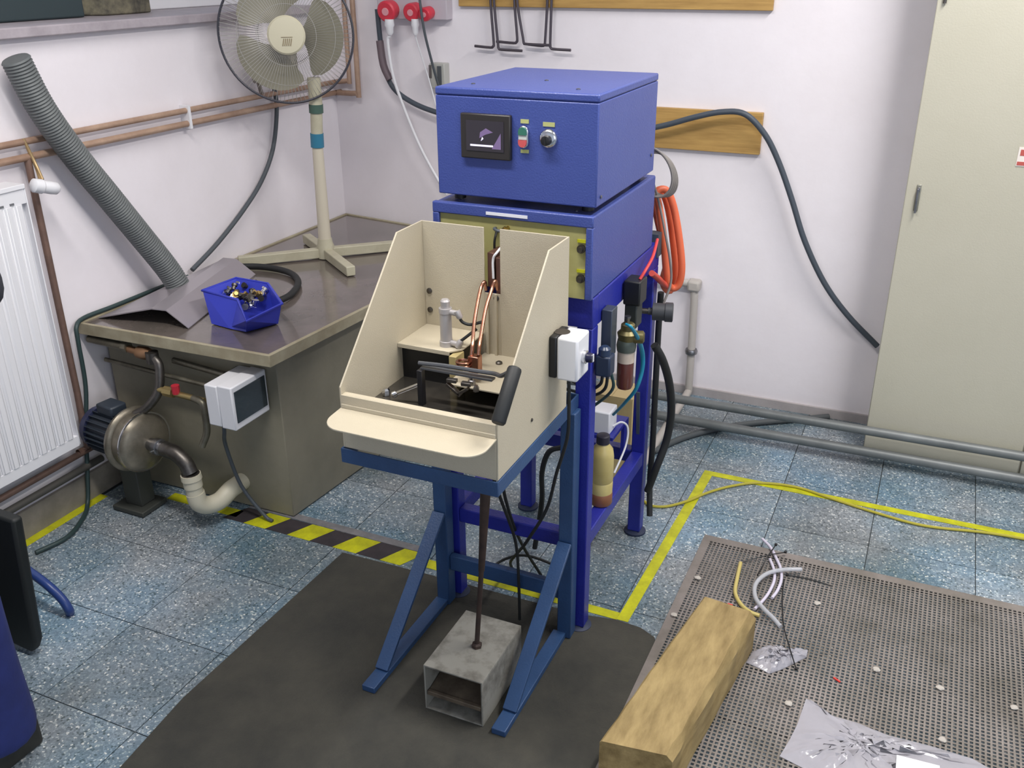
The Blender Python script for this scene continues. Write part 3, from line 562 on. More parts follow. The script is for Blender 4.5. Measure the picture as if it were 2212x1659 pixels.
# fan cable / thin hose down the wall and along the tank
MB().tube([(-2.405,3.098,1.204),(-2.405,3.101,1.122),(-2.405,3.052,0.978),(-2.405,2.960,0.868),(-2.405,2.831,0.779),(-2.405,2.668,0.693),(-2.405,2.518,0.632)], 0.0085, 10).build('hose', grey_rubber, label='dark grey hose hanging in a curve on the left wall below the fan', cat='hose')
MB().tube([(-2.412,2.50,0.612),(-2.415,2.35,0.612),(-2.415,2.15,0.612),(-2.418,2.03,0.612),(-2.405,1.982,0.600),(-2.40,1.972,0.55),(-2.40,1.965,0.40),(-2.40,1.93,0.25),(-2.40,1.90,0.10),(-2.39,1.87,0.015),(-2.34,1.80,0.009),(-2.30,1.70,0.009),(-2.32,1.60,0.009)], 0.007, 10).build('hose', M('green_black_hose', (44,62,62), 0.5), label='dark green hose along the tank rear edge and down beside the radiator to the floor', cat='hose')

# ------------------------------------------------------------------ pump and pipework in front of the tank
pu = thing('coolant_pump', (-2.2, 1.94, 0), 'electric pump with dark finned motor and steel volute in front of the tank', 'pump')
ax = Vector((1,-0.12,0)).normalized(); pc0 = Vector((-2.215,1.945,0.262))
mm = M('motor_dark', (48,56,66), 0.45)
mo = MB().lathe(pc0-ax*0.155, ax, [(0,0.045),(0.006,0.062),(0.02,0.066),(0.155,0.066)], 28).build('motor', mm, pu)
for k in range(26):
    a = 2*PI*k/26; up_ = Vector((0,0,1)); sd = ax.cross(up_); d = sd*math.cos(a)+up_*math.sin(a)
    MB().obox(pc0-ax*0.075+d*0.071, ax, d, 0.125, 0.014, 0.0025).build('fin', mm, mo, smooth=False)
MB().lathe(pc0-ax*0.17, ax, [(0,0.05),(0.004,0.07),(0.03,0.074)], 28).build('fan_cowl', M('cowl_blue', (52,58,88), 0.4), pu)
MB().obox(pc0-ax*0.075+Vector((0,0,0.088)), ax, (0,1,0), 0.075, 0.06, 0.034).build('terminal_box', mm, pu, bevel=0.006)
sv = M('volute_steel', (158,150,134), 0.38, 0.65, col2=(112,106,94), scale=8)
MB().lathe(pc0, ax, [(-0.004,0.080),(0,0.104),(0.012,0.108),(0.018,0.104),(0.022,0.094),(0.046,0.092),(0.050,0.098),(0.060,0.096),(0.076,0.080),(0.084,0.050),(0.088,0.02)], 36).build('volute', sv, pu)
MB().lathe(pc0+ax*0.058, ax, [(0,0.099),(0.004,0.099)], 36).build('clamp_ring', chrome, pu)
MB().box(-2.30,-2.17,1.89,2.0,0.003,0.02).box(-2.27,-2.20,1.92,1.98,0.02,0.19).build('pump_foot', M('pump_foot', (60,62,58), 0.6), pu, bevel=0.003)
MB().obox(Vector((-2.089,1.900,0.261)), (1,-0.12,0.5), (0,1,0), 0.022, 0.004, 0.004).build('nameplate', chrome, pu)
MB().lathe(pc0+ax*0.084, ax, [(0,0.020),(0.03,0.020),(0.031,0.027),(0.05,0.027),(0.052,0.022),(0.07,0.022)], 16).build('inlet_port', zinc, pu)
pp = thing('drain_pipe', (-1.95, 1.93, 0.02), 'grey steel elbow and cream plastic pipe from the pump down to the tank', 'pipe')
st = pc0+ax*0.15
e_ = [st, st+ax*0.03, Vector((-2.010,1.918,0.262)), Vector((-1.975,1.916,0.238)), Vector((-1.960,1.915,0.205))]
MB().tube(e_, 0.024, 14, smooth=5).lathe(e_[-1], (0,0,-1), [(0,0.028),(0.012,0.028)], 16).build('steel_elbow', steel, pp)
cream = M('cream_pvc', (196,190,170), 0.45)
MB().lathe((-1.960,1.915,0.202), (0.08,0,-1), [(0,0.031),(0.018,0.032),(0.02,0.029),(0.044,0.029),(0.046,0.026),(0.075,0.026)], 20).build('reducer', cream, pp)
MB().tube([(-1.955,1.916,0.135),(-1.950,1.920,0.100),(-1.940,1.945,0.078),(-1.925,1.985,0.076),(-1.918,2.03,0.092),(-1.916,2.06,0.094),(-1.916,2.09,0.094)], 0.029, 16).build('plastic_bend', cream, pp)
hp = M('pipe_zinc_old', (130,126,112), 0.45, 0.7, col2=(92,88,76), scale=16)
t = thing('supply_pipework', (-2.1, 1.99, 0.3), 'old galvanised pipes with valve and brass fittings under the tank rim', 'pipe')
MB().cyl((-2.405,2.02,0.545),(-2.24,2.02,0.541),0.013,12).lathe((-2.26,2.02,0.5415),(1,0,0),[(0,0.018),(0.02,0.018)],8).build('upper_pipe', hp, t)
MB().cyl((-2.24,2.02,0.536),(-2.17,2.02,0.530),0.012,12).lathe((-2.20,2.02,0.532),(1,0,0),[(0,0.02),(0.03,0.022),(0.05,0.016)],10).build('union_fitting', M('old_bronze', (150,116,88), 0.4, 0.8), t)
MB().tube([(-2.18,2.02,0.530),(-2.14,2.015,0.527),(-2.115,2.01,0.512),(-2.11,2.005,0.48),(-2.115,1.99,0.42),(-2.15,1.965,0.37),(-2.19,1.95,0.345)], 0.014, 12).lathe((-2.14,2.015,0.526),(0,0,1),[(-0.018,0.02),(0.018,0.02)],12).build('riser', steel, t)
MB().cyl((-2.38,2.045,0.467),(-1.93,2.045,0.447),0.0075,10).build('long_pipe', hp, t)
MB().cyl((-2.10,2.06,0.505),(-1.90,2.06,0.490),0.010,10).build('short_pipe', hp, t)
MB().cyl((-2.11,1.99,0.432),(-1.93,1.99,0.425),0.010,12).lathe((-2.085,1.99,0.431),(1,0,0),[(0,0.017),(0.035,0.017)],8).build('valve_body', M('valve_brass', (158,140,96), 0.4, 0.8), t)
MB().lathe((-2.035,1.985,0.445),(0,0,1),[(-0.012,0.012),(0.016,0.013)],8).build('red_valve_handle', M('valve_red', (186,46,60), 0.4), t, label='red valve handle')
MB().tube([(-1.97,1.985,0.430),(-1.935,1.98,0.425),(-1.925,1.978,0.405),(-1.925,1.975,0.33),(-1.94,1.96,0.28)], 0.011, 12).build('down_pipe', hp, t)
ib = thing('isolator_box', (-1.81, 1.99, 0.38), 'white plastic isolator box with a dark side window, on the tank front', 'box')
MB().box(-1.862,-1.815,1.925,2.085,0.388,0.520).build('box_base', white_p, ib, bevel=0.004)
MB().box(-1.815,-1.762,1.925,2.085,0.385,0.524).build('box_cover', white_p, ib, bevel=0.004)
MB().box(-1.763,-1.7595,1.935,2.075,0.407,0.507).build('window', M('smoked_window', (42,52,58), 0.15, coat=0.6), ib, bevel=0.001)
MB().box(-1.875,-1.83,2.06,2.09,0.50,0.512).build('mounting_lug', hp, ib)
MB().tube([(-1.845,1.97,0.388),(-1.86,1.98,0.34),(-1.90,2.02,0.26),(-1.87,2.03,0.12),(-1.80,2.04,0.02),(-1.77,2.04,0.006)], 0.006, 8).build('cable', grey_rubber, ib)

# ------------------------------------------------------------------ radiator
rd = thing('radiator', (-2.38, 1.2, 0.25), 'white fluted panel radiator on the left wall', 'radiator')
ra = M('radiator_white', (226,226,230), 0.35)
y0r, y1r, zb, zt, xf = 0.30, 1.856, 0.248, 1.082, -2.345
mb = MB(); nfl = 46; st_ = (y1r-y0r-0.03)/nfl; prof = []
for i in range(nfl):
    y = y0r+0.015+i*st_; prof += [(xf-0.005,y),(xf-0.005,y+st_*0.14),(xf,y+st_*0.32),(xf,y+st_*0.82)]
prof.append((xf-0.005,y1r-0.015)); prof += [(-2.365,y1r-0.012),(-2.365,y0r+0.012)]
mb.prism(prof, 'z', zb+0.035, zt-0.055); mb.box(-2.365,xf-0.003,y0r,y1r,zb,zb+0.035); mb.box(-2.365,xf-0.003,y0r,y1r,zt-0.055,zt-0.012)
mb.build('front_panel', ra, rd, bevel=0.0008, seg=1)
MB().box(-2.42,-2.366,y0r,y1r,zb+0.01,zt-0.02).build('rear_panel', ra, rd)
MB().box(-2.42,xf+0.001,y0r-0.003,y1r+0.003,zt-0.014,zt).box(-2.42,xf-0.001,y1r,y1r+0.004,zb+0.004,zt-0.01).build('top_cover', ra, rd, bevel=0.002)
dsl = M('slot_grey', (110,112,116), 0.6)
for i in range(12): MB().box(xf-0.004,xf-0.0015,1.80-i*0.034,1.814-i*0.034,zt-0.052,zt-0.046).build('clip_slot', dsl, rd, smooth=False)
th = thing('thermostat_valve', (-2.36, 1.92, 1.04), 'white radiator thermostat head beside the radiator top corner', 'valve')
MB().lathe((-2.345,1.881,1.073), Vector((-2.335,1.943,1.053))-Vector((-2.345,1.881,1.073)), [(0,0.012),(0.006,0.020),(0.03,0.021),(0.034,0.018),(0.055,0.019),(0.075,0.018),(0.082,0.012)], 20).build('thermostat_head', white_p, th)
brn = M('brown_pipe', (124,98,86), 0.5, 0.2, col2=(100,80,72), scale=14)
for pts, r in (([(-2.400,1.931,1.191),(-2.390,1.944,1.124),(-2.360,1.934,1.077)], 0.0045), ([(-2.400,1.937,1.166),(-2.390,1.945,1.107),(-2.360,1.924,1.077)], 0.004)):
    MB().tube(pts, r, 8, smooth=4).build('branch_pipe', M('lacquer_copper', (176,150,110), 0.4, 0.5), th)
MB().tube([(-2.405,1.935,1.135),(-2.40,1.93,1.0),(-2.395,1.925,0.60),(-2.395,1.92,0.24),(-2.395,1.88,0.20),(-2.395,1.60,0.19),(-2.395,-2.2,0.18)], 0.0105, 10, smooth=2).build('heating_pipe', brn, label='brown heating pipe running down beside the radiator', cat='pipe')
MB().cyl((-2.40,-2.2,0.135),(-2.40,1.97,0.135),0.012,10).build('heating_pipe', M('low_pipe', (74,72,68), 0.6), label='dark heating pipe low on the left wall under the radiator', cat='pipe')
# copper pipes on the left wall, turning up in the corner
cpm = M('painted_copper', (188,160,138), 0.45, 0.2, col2=(150,122,104), scale=7)
MB().tube([(-2.405,-2.2,1.182),(-2.405,0.2,1.182),(-2.405,1.8,1.182),(-2.405,3.42,1.180),(-2.402,3.50,1.180),(-2.385,3.515,1.182),(-2.342,3.518,1.188),(-2.335,3.518,1.21),(-2.335,3.518,1.6),(-2.335,3.518,2.2)], 0.010, 10, smooth=3).build('copper_pipe', cpm, label='upper copper pipe along the left wall above the radiator', cat='pipe')
MB().tube([(-2.405,-2.2,1.138),(-2.405,0.2,1.138),(-2.405,1.8,1.138),(-2.405,3.42,1.136),(-2.402,3.50,1.136),(-2.385,3.513,1.136),(-2.300,3.513,1.138),(-2.290,3.513,1.16),(-2.290,3.513,1.6),(-2.290,3.513,2.2)], 0.011, 10, smooth=3).build('copper_pipe', cpm, label='lower copper pipe along the left wall above the radiator', cat='pipe')
for y in (2.605, 1.3): MB().box(-2.429,-2.392,y-0.006,y+0.006,1.120,1.198).build('pipe_clip', white_p, smooth=False, label='small white pipe clip on the copper pipes %s' % ('right of the corrugated hose' if y > 2 else 'above the radiator'), cat='clip')
tv = thing('tap_valve', (-2.38, 3.0, 1.2), 'small grey metal tap above the copper pipes behind the fan', 'valve')
MB().cyl((-2.405,3.02,1.185),(-2.40,3.0,1.235),0.008,10).lathe((-2.39,3.0,1.245),(0,1,0),[(-0.03,0.014),(0.0,0.018),(0.03,0.012)],12).lathe((-2.385,2.985,1.262),(0.3,-0.2,1),[(0,0.006),(0.012,0.006),(0.014,0.018),(0.022,0.018)],10).build('tap_body', M('tap_grey', (150,144,138), 0.4, 0.6), tv)

# things on the window sill
ob = thing('sill_case', (-2.62, 2.2, 1.487), 'long dark teal case lying on the window sill at top left', 'case')
MB().box(-2.74,-2.60,1.35,2.42,1.488,1.56).build('case_body', M('case_teal', (44,58,62), 0.6), ob, bevel=0.006)
ob = thing('sill_planter', (-2.70, 2.65, 1.487), 'weathered brown-green block standing on the window sill', 'block')
MB().prism([(-2.76,2.50),(-2.70,2.47),(-2.615,2.52),(-2.61,2.62),(-2.625,2.74),(-2.74,2.76)], 'z', 1.488, 1.60).build('block_body', M('block_mossy', (122,116,96), 0.7, col2=(58,56,52), scale=22, bump=0.6), ob, bevel=0.005)

# ------------------------------------------------------------------ pedestal fan
fn = thing('pedestal_fan', (-2.11, 2.93, 0.60), 'cream pedestal fan with wire guard, standing on the tank top', 'fan')
fc = Vector((-2.11,2.93,0.60))
for (dx, dy), ln in (((-0.72,-0.69),0.33),((0.80,-0.60),0.28),((0.72,0.69),0.33),((-0.80,0.60),0.24)):
    d = Vector((dx,dy,0)); MB().bar(fc+d*0.02+Vector((0,0,0.022)), fc+d*ln+Vector((0,0,0.020)), 0.034, 0.036, (-dy,dx,0)).build('base_leg', fan_m, fn, bevel=0.003)
MB().lathe((fc.x,fc.y,0.602),(0,0,1),[(0,0.034),(0.045,0.034),(0.055,0.030),(0.075,0.027)],20).build('base_hub', fan_m, fn)
MB().cyl((fc.x,fc.y,0.66),(-2.098,2.92,1.03),0.0245,18,0.020).build('lower_pole', M('pole_white', (198,190,172), 0.5), fn)
MB().cyl((-2.098,2.92,1.025),(-2.096,2.92,1.075),0.0245,18).build('blue_tape', M('blue_tape', (44,112,140), 0.5), fn, label='blue tape')
MB().cyl((-2.096,2.92,1.07),(-2.090,2.92,1.15),0.022,18).build('upper_pole', fan_m, fn)
MB().cyl((-2.090,2.92,1.148),(-2.089,2.92,1.178),0.026,18).build('height_collar', M('collar_green', (62,88,78), 0.5), fn)
MB().cyl((-2.089,2.92,1.175),(-2.088,2.92,1.27),0.024,18).build('neck', fan_m, fn)
hc = Vector((-2.135,2.85,1.418)); dn = Vector((0.58,-0.81,0.03)).normalized()
MB().lathe(hc-dn*0.19, dn, [(0,0.03),(0.02,0.058),(0.13,0.062),(0.15,0.04)], 24).build('motor_housing', fan_m, fn)
MB().bar(hc-dn*0.09-Vector((0,0,0.15)), hc-dn*0.10-Vector((0,0,0.03)), 0.04, 0.04).build('tilt_bracket', fan_m, fn, bevel=0.004)
MB().cyl(hc-dn*0.06, hc+dn*0.01, 0.012, 12).build('shaft', steel, fn)
u = dn.cross(Vector((0,0,1))).normalized()*-1; v = u.cross(dn)*-1
if v.z < 0: v = -v
u = v.cross(dn) if v.cross(dn).x > 0 else -v.cross(dn)
for k in range(3):
    a0 = math.radians((118, -2, 238)[k]); nr_, na = 7, 9; vs = []; f_ = []
    for side in (0, 1):
        for i in range(nr_+1):
            r = 0.045+0.150*i/nr_; hw = math.radians(16+38*math.sin(min(1,i/nr_*1.15)*PI*0.55)); hw *= (1.0 if i < nr_ else 0.82)
            for j in range(na+1):
                t = j/na*2-1; a = a0+hw*t-0.10*i/nr_; rr = r*(1-0.10*(i/nr_)*t*t); tw = 0.022*t
                vs.append(hc + u*math.cos(a)*rr + v*math.sin(a)*rr + dn*(tw-0.004+0.003*side))
    N1 = (nr_+1)*(na+1)
    for i in range(nr_):
        for j in range(na):
            q0 = i*(na+1)+j; f_ += [(q0,q0+1,q0+na+2,q0+na+1), (N1+q0,N1+q0+na+1,N1+q0+na+2,N1+q0+1)]
    bd = [j for j in range(na+1)]+[i*(na+1)+na for i in range(1,nr_+1)]+[nr_*(na+1)+j for j in range(na-1,-1,-1)]+[i*(na+1) for i in range(nr_-1,0,-1)]
    f_ += [(bd[i],bd[(i+1)%len(bd)],N1+bd[(i+1)%len(bd)],N1+bd[i]) for i in range(len(bd))]
    MB().add(vs, f_).build('blade', blade_m, fn)
hub = MB().lathe(hc, dn, [(-0.03,0.050),(0.045,0.054),(0.055,0.062),(0.066,0.064),(0.072,0.058),(0.075,0.03)], 32).build('guard_badge', M('badge_cream', (194,188,164), 0.5), fn)
em = MB()
for k in range(5): em.obox(hc+dn*0.0760+u*(-0.012+0.0065*k)+v*(-0.022), v+u*0.25, u, 0.024, 0.0028, 0.001)
em.obox(hc+dn*0.0760+u*0.001+v*(-0.006), u, v, 0.038, 0.002, 0.001)
em.build('emblem', M('emblem_brown', (128,112,84), 0.5), hub, smooth=False)
wire_d = M('guard_rim_dark', (66,66,74), 0.4, 0.3); wire_l = M('guard_wire', (170,168,164), 0.4, 0.2)
MB().ring(hc, dn, 0.228, 0.0042, 72, 8).build('guard_rim', wire_d, fn, label='dark guard rim')
gw = MB(); nw = 96
for k in range(nw):
    a = 2*PI*k/nw; d = u*math.cos(a)+v*math.sin(a)
    gw.tube([hc+d*0.060+dn*0.062, hc+d*0.13+dn*0.058, hc+d*0.20+dn*0.035, hc+d*0.228], 0.0007, 3, smooth=0, cap=False)
    gw.tube([hc+d*0.055-dn*0.062, hc+d*0.13-dn*0.058, hc+d*0.20-dn*0.035, hc+d*0.228], 0.0007, 3, smooth=0, cap=False)
for R_, h in ((0.10,0.060),(0.165,0.049)): gw.ring(hc+dn*h, dn, R_, 0.0009, 48, 4); gw.ring(hc-dn*h, dn, R_, 0.0009, 48, 4)
gw.build('guard_wires', wire_l, fn, kind='stuff', smooth=False)

# ------------------------------------------------------------------ back wall: sockets, cables, boards, rods
sk = thing('socket_panel', (-2.0, 3.5, 1.42), 'grey socket panel with red industrial sockets high on the back wall', 'socket')
pg = M('panel_grey', (188,180,188), 0.5)
MB().box(-2.165,-1.850,3.500,3.55,1.435,1.80).build('panel_box', pg, sk, bevel=0.004)
redm = M('socket_red', (204,52,70), 0.4)
for i, (px_, pz_, r) in enumerate(((-2.098,1.472,0.040),(-1.985,1.470,0.034),(-1.925,1.463,0.026))):
    s1 = MB().lathe((px_,3.50,pz_),(0,-1,-0.15),[(0,r*0.9),(0.03,r),(0.045,r),(0.05,r*0.85)],24).build('red_socket', redm, sk)
    MB().lathe((px_,3.451,pz_-0.007),(0,-1,-0.15),[(0,r*0.38),(0.004,r*0.36)],16).build('socket_centre', M('socket_centre', (216,150,158), 0.5), s1)
for (pp0, lb, pts) in (((-2.085,3.455,1.392), 'white plug and thick white cable hanging from the left red socket', [(-2.085,3.455,1.375),(-2.097,3.455,1.353),(-2.086,3.460,1.229),(-2.056,3.470,1.120),(-2.000,3.480,0.972),(-1.945,3.490,0.860),(-1.872,3.490,0.749)]),
                       ((-1.968,3.455,1.395), 'white plug and thin white cable hanging from the right red socket', [(-1.968,3.455,1.378),(-1.971,3.460,1.373),(-1.955,3.470,1.303),(-1.931,3.480,1.215),(-1.907,3.490,1.106),(-1.874,3.490,0.979)])):
    t = thing('white_plug', pp0, lb, 'plug')
    r = 0.016 if 'thick' in lb else 0.013
    MB().lathe((pp0[0],pp0[1],pp0[2]+0.045),(0,0,-1),[(0,r*1.1),(0.022,r*1.25),(0.03,r),(0.05,r*0.9),(0.06,0.007)],18).build('plug_body', white_p, t, label=None)
    MB().tube(pts, 0.0062 if 'thick' in lb else 0.003, 10).build('cable', white_p, t)
MB().tube([(-2.159,3.490,1.472),(-2.153,3.490,1.349),(-2.135,3.485,1.242),(-2.101,3.485,1.171),(-2.027,3.485,1.123),(-1.920,3.485,1.088),(-1.742,3.485,1.058),(-1.479,3.485,1.032),(-1.189,3.480,1.038),(-0.972,3.475,1.083),(-0.835,3.470,1.126),(-0.736,3.470,1.150),(-0.654,3.470,1.146),(-0.581,3.480,1.080),(-0.524,3.490,0.985),(-0.464,3.490,0.857),(-0.401,3.490,0.709),(-0.315,3.500,0.558),(-0.219,3.510,0.442),(-0.098,3.520,0.332)], 0.0105, 12).build('power_cable', M('power_cable', (66,74,84), 0.5), label='thick dark power cable looping along the back wall behind the machine', cat='cable')
MB().tube([(-2.149,3.478,1.354),(-2.136,3.474,1.262),(-2.108,3.472,1.205)], 0.0155, 12, smooth=3).build('cable_sleeve', M('sleeve_brown', (104,90,96), 0.6), label='short brown sleeve around the dark cable under the socket panel', cat='sleeve')
MB().tube([(-1.939,3.440,1.559),(-1.922,3.440,1.410),(-1.904,3.460,1.288),(-1.895,3.490,1.197),(-1.884,3.520,1.131)], 0.0052, 8).build('cable', grey_rubber, label='thin dark cable crossing in front of the red sockets', cat='cable')
ou = thing('wall_outlet_box', (-1.9, 3.52, 1.2), 'small grey outlet box on the wall just left of the upper blue cabinet', 'box')
MB().box(-1.940,-1.872,3.505,3.55,1.175,1.272).build('box_body', M('outlet_grey', (176,176,170), 0.4), ou, bevel=0.003)
MB().box(-1.902,-1.885,3.500,3.506,1.180,1.262).build('box_slot', M('outlet_slot', (76,80,84), 0.5), ou)
MB().box(-1.940,-1.930,3.500,3.506,1.215,1.265).build('box_slot', M('outlet_slot2', (90,84,84), 0.5), ou)
wood = M('pine_board', (196,158,92), 0.6, col2=(158,122,66), scale=5, stretch=(1,1,14), lo=0.3, hi=0.75)
MB().box(-1.812,-0.606,3.528,3.55,1.485,1.605).build('wooden_board', wood, bevel=0.002, label='long wooden board high on the back wall with bent rods hanging from it', cat='board')
MB().box(-1.25,-0.602,3.528,3.55,0.997,1.145).build('wooden_board', wood, bevel=0.002, label='wooden board on the back wall right of the blue cabinet, behind the dark cable', cat='board')
rodm = M('bent_rod', (84,78,86), 0.4, 0.5)
words = ['leftmost', 'second', 'third', 'fourth', 'fifth', 'rightmost']
for i, (x0, z0_, x1, xt) in enumerate(((-1.656,1.338,-1.738,-1.668),(-1.636,1.332,-1.534,-1.652),(-1.556,1.357,-1.644,-1.568),(-1.530,1.355,-1.414,-1.556),(-1.440,1.350,-1.510,-1.432),(-1.418,1.340,-1.334,-1.414))):
    y = 3.515 - 0.003*(i % 2); sg = 1 if x1 > x0 else -1
    MB().tube([(xt,y,1.60),(xt+(x0-xt)*0.1,y,1.50),(x0,y,z0_+0.02),(x0+sg*0.003,y,z0_+0.005),(x0+sg*0.014,y,z0_),(x1,y,z0_-0.002 if i%2 else z0_+0.004)], 0.0052, 8, smooth=3).build('bent_rod', rodm, label='dark L-shaped bent rod hanging from the upper board, %s of the six' % words[i], cat='rod', group='bent rods on the upper board')
# grey water conduit
cdt = M('conduit_grey', (178,172,166), 0.5)
cw = thing('wall_conduit', (-0.8, 3.5, 0), 'pale grey conduit pipe with an elbow on the back wall, right of the machine', 'pipe')
MB().tube([(-1.02,3.52,0.487),(-0.84,3.52,0.484),(-0.806,3.52,0.478),(-0.797,3.52,0.45),(-0.793,3.52,0.30),(-0.790,3.52,0.05),(-0.790,3.50,0.02),(-0.790,3.30,0.016),(-0.785,2.85,0.016)], 0.0155, 14, smooth=3).build('conduit', cdt, cw)
MB().lathe((-0.792,3.52,0.19),(0,0,1),[(0,0.024),(0.012,0.026),(0.02,0.022)],18).build('coupling', zinc, cw)
MB().box(-0.825,-0.775,3.498,3.549,0.455,0.50).build('elbow', cdt, cw, bevel=0.01)
# long pipes near the floor
lp_ = M('long_pipe_grey', (118,122,122), 0.45, 0.2, col2=(96,100,100), scale=6)
MB().tube([(-1.7,3.20,0.128),(-0.74,3.20,0.130),(0.42,3.20,0.138),(1.3,3.20,0.140)], 0.0165, 14, smooth=0).build('floor_pipe', lp_, label='upper of two long grey pipes running along the back wall to the beige cabinet', cat='pipe')
MB().tube([(-1.2,3.20,0.048),(-0.74,3.20,0.048),(0.42,3.20,0.055),(1.3,3.20,0.058)], 0.0175, 14, smooth=0).build('floor_pipe', lp_, label='lower of two long grey pipes running just above the floor', cat='pipe')
for x in (-1.45, 0.95): MB().box(x-0.02,x+0.02,3.16,3.24,0.0005,0.03).box(x-0.02,x+0.02,3.222,3.24,0.03,0.16).build('pipe_support', lp_, label='small steel support under the two long floor pipes, %s' % ('behind the blue stand' if x < 0 else 'in front of the cabinet'), cat='support')
MB().tube([(-0.778,2.975,0.012),(-0.714,3.110,0.012),(-0.621,3.233,0.012),(-0.502,3.341,0.012),(-0.344,3.449,0.012),(-0.232,3.524,0.012)], 0.0115, 10).build('hose', M('floor_hose', (76,80,82), 0.6), label='dark hose on the floor curving under the two long pipes', cat='hose')
MB().tube([(-0.710,2.636,0.006),(-0.684,2.618,0.006),(-0.634,2.634,0.006),(-0.579,2.694,0.007),(-0.529,2.775,0.007),(-0.467,2.850,0.006),(-0.384,2.910,0.006),(-0.264,2.932,0.006),(-0.139,2.901,0.006),(0.010,2.866,0.006),(0.150,2.849,0.006),(0.336,2.885,0.006),(0.542,2.897,0.006)], 0.0045, 8).build('cable', M('yellow_cable', (170,160,52), 0.5), label='thin yellow cable lying along the yellow floor tape', cat='cable')
# beige cabinet
cb = thing('steel_cabinet', (0.4, 3.4, 0), 'tall beige steel cabinet at the right, against the back wall', 'cabinet')
cbm = M('cabinet_beige', (186,182,166), 0.5, col2=(180,176,159), scale=1.5, bump=0.1, bscale=200)
MB().box(-0.083,0.92,3.282,3.548,0.03,1.95).build('body', cbm, cb, bevel=0.003)
MB().box(-0.078,0.915,3.30,3.54,0.0005,0.03).build('gap_shade_block', dark_m, cb, smooth=False)  # near-black colour stands for the shade in the gap under the cabinet
MB().box(-0.083,0.418,3.264,3.281,0.025,1.93).build('door', cbm, cb, bevel=0.003)
MB().box(0.422,0.92,3.264,3.281,0.025,1.93).build('door', cbm, cb, bevel=0.003)
h = MB().box(-0.052,-0.038,3.260,3.2645,0.905,0.99).build('lock_plate', M('lock_grey', (150,148,136), 0.35, 0.6), cb, bevel=0.002)
MB().bar((-0.047,3.252,0.978),(-0.045,3.252,0.900),0.006,0.006).box(-0.049,-0.041,3.252,3.262,0.968,0.982).build('handle', zinc, h, bevel=0.001)
MB().cyl((-0.062,3.258,1.525),(-0.062,3.258,1.56),0.005,10).build('hinge', steel, cb)
MB().box(0.214,0.26,3.262,3.2645,1.068,1.125).build('sticker', M('sticker_white', (222,214,206), 0.5), cb, smooth=False)
MB().box(0.216,0.258,3.2612,3.2622,1.071,1.082).box(0.220,0.235,3.2612,3.2622,1.100,1.118).build('sticker_print', M('sticker_red', (178,84,76), 0.5), cb, smooth=False)
# cardboard box behind the stand and white paper
t = thing('cardboard_box', (-1.1, 2.95, 0), 'tan cardboard box on the floor behind the blue stand', 'box')
MB().box(-0.95,-0.80,2.75,2.88,0.001,0.31).build('box_body', M('cardboard', (190,170,122), 0.7, col2=(176,154,106), scale=8), t, bevel=0.002)
MB().box(-0.95,-0.876,2.75,2.88,0.31,0.3125).box(-0.874,-0.80,2.75,2.88,0.31,0.3125).build('box_flap', M('cardboard_flap', (180,160,116), 0.7), t, smooth=False)

# ------------------------------------------------------------------ rubber mat
mp_ = [(-1.40,0.55),(-1.478,1.30),(-1.466,1.984),(-1.2,1.990),(-0.70,1.996),(-0.60,2.014),(-0.53,2.008),(-0.485,1.985),(-0.462,1.94),(-0.455,1.80),(-0.455,1.2),(-0.455,0.55)]
MB().prism(mp_, 'z', 0.0013, 0.0048).build('rubber_mat', M('mat_black', (75,73,66), 0.8, col2=(54,54,51), scale=3.5, bump=0.5, bscale=160, spec=0.2), bevel=0.001, label='large black rubber mat on the floor under the machine feet', cat='mat')

# ------------------------------------------------------------------ perforated sheet, holes cut through
pt = 0.0118; hw = 0.0072; sx0, sx1, sy0, sy1 = -0.476, 0.72, 1.10, 2.507; brd = 0.022
zt_, zb_ = 0.0155, 0.0135
nx = int((sx1-sx0-2*brd)/pt); ny = int((sy1-sy0-2*brd)/pt); vs = []; f_ = []
def quad(a, b, c, d): n_ = len(vs); vs.extend((a, b, c, d)); f_.append((n_, n_+1, n_+2, n_+3))
def flat(x0, x1, y0, y1):
    quad((x0,y0,zt_),(x1,y0,zt_),(x1,y1,zt_),(x0,y1,zt_)); quad((x0,y1,zb_),(x1,y1,zb_),(x1,y0,zb_),(x0,y0,zb_))
ox = sx0+brd; oy = sy0+brd; ex = ox+nx*pt; ey = oy+ny*pt; g = (pt-hw)/2
flat(sx0, sx1, sy0, oy); flat(sx0, sx1, ey, sy1); flat(sx0, ox, oy, ey); flat(ex, sx1, oy, ey)
for j in range(ny):
    ya = oy+j*pt; flat(ox, ex, ya, ya+g); flat(ox, ex, ya+pt-g, ya+pt)
    y0_, y1_ = ya+g, ya+pt-g
    flat(ox, ox+g, y0_, y1_)
    for i in range(nx):
        a = ox+i*pt+g; b_ = a+hw; nxt = b_+2*g if i < nx-1 else ex
        quad((b_,y0_,zt_),(nxt,y0_,zt_),(nxt,y1_,zt_),(b_,y1_,zt_))
        quad((a,y0_,zb_),(b_,y0_,zb_),(b_,y0_,zt_),(a,y0_,zt_)); quad((b_,y1_,zb_),(a,y1_,zb_),(a,y1_,zt_),(b_,y1_,zt_))
        quad((a,y1_,zb_),(a,y0_,zb_),(a,y0_,zt_),(a,y1_,zt_)); quad((b_,y0_,zb_),(b_,y1_,zb_),(b_,y1_,zt_),(b_,y0_,zt_))
ps = thing('perforated_sheet', (0.12, 1.8, 0.004), 'large perforated grey metal sheet lying on the floor at the lower right', 'sheet')
me = bpy.data.meshes.new('perforated_panel'); me.from_pydata([(a-0.12, b_-1.8, c-0.004) for a, b_, c in vs], [], f_); me.update()
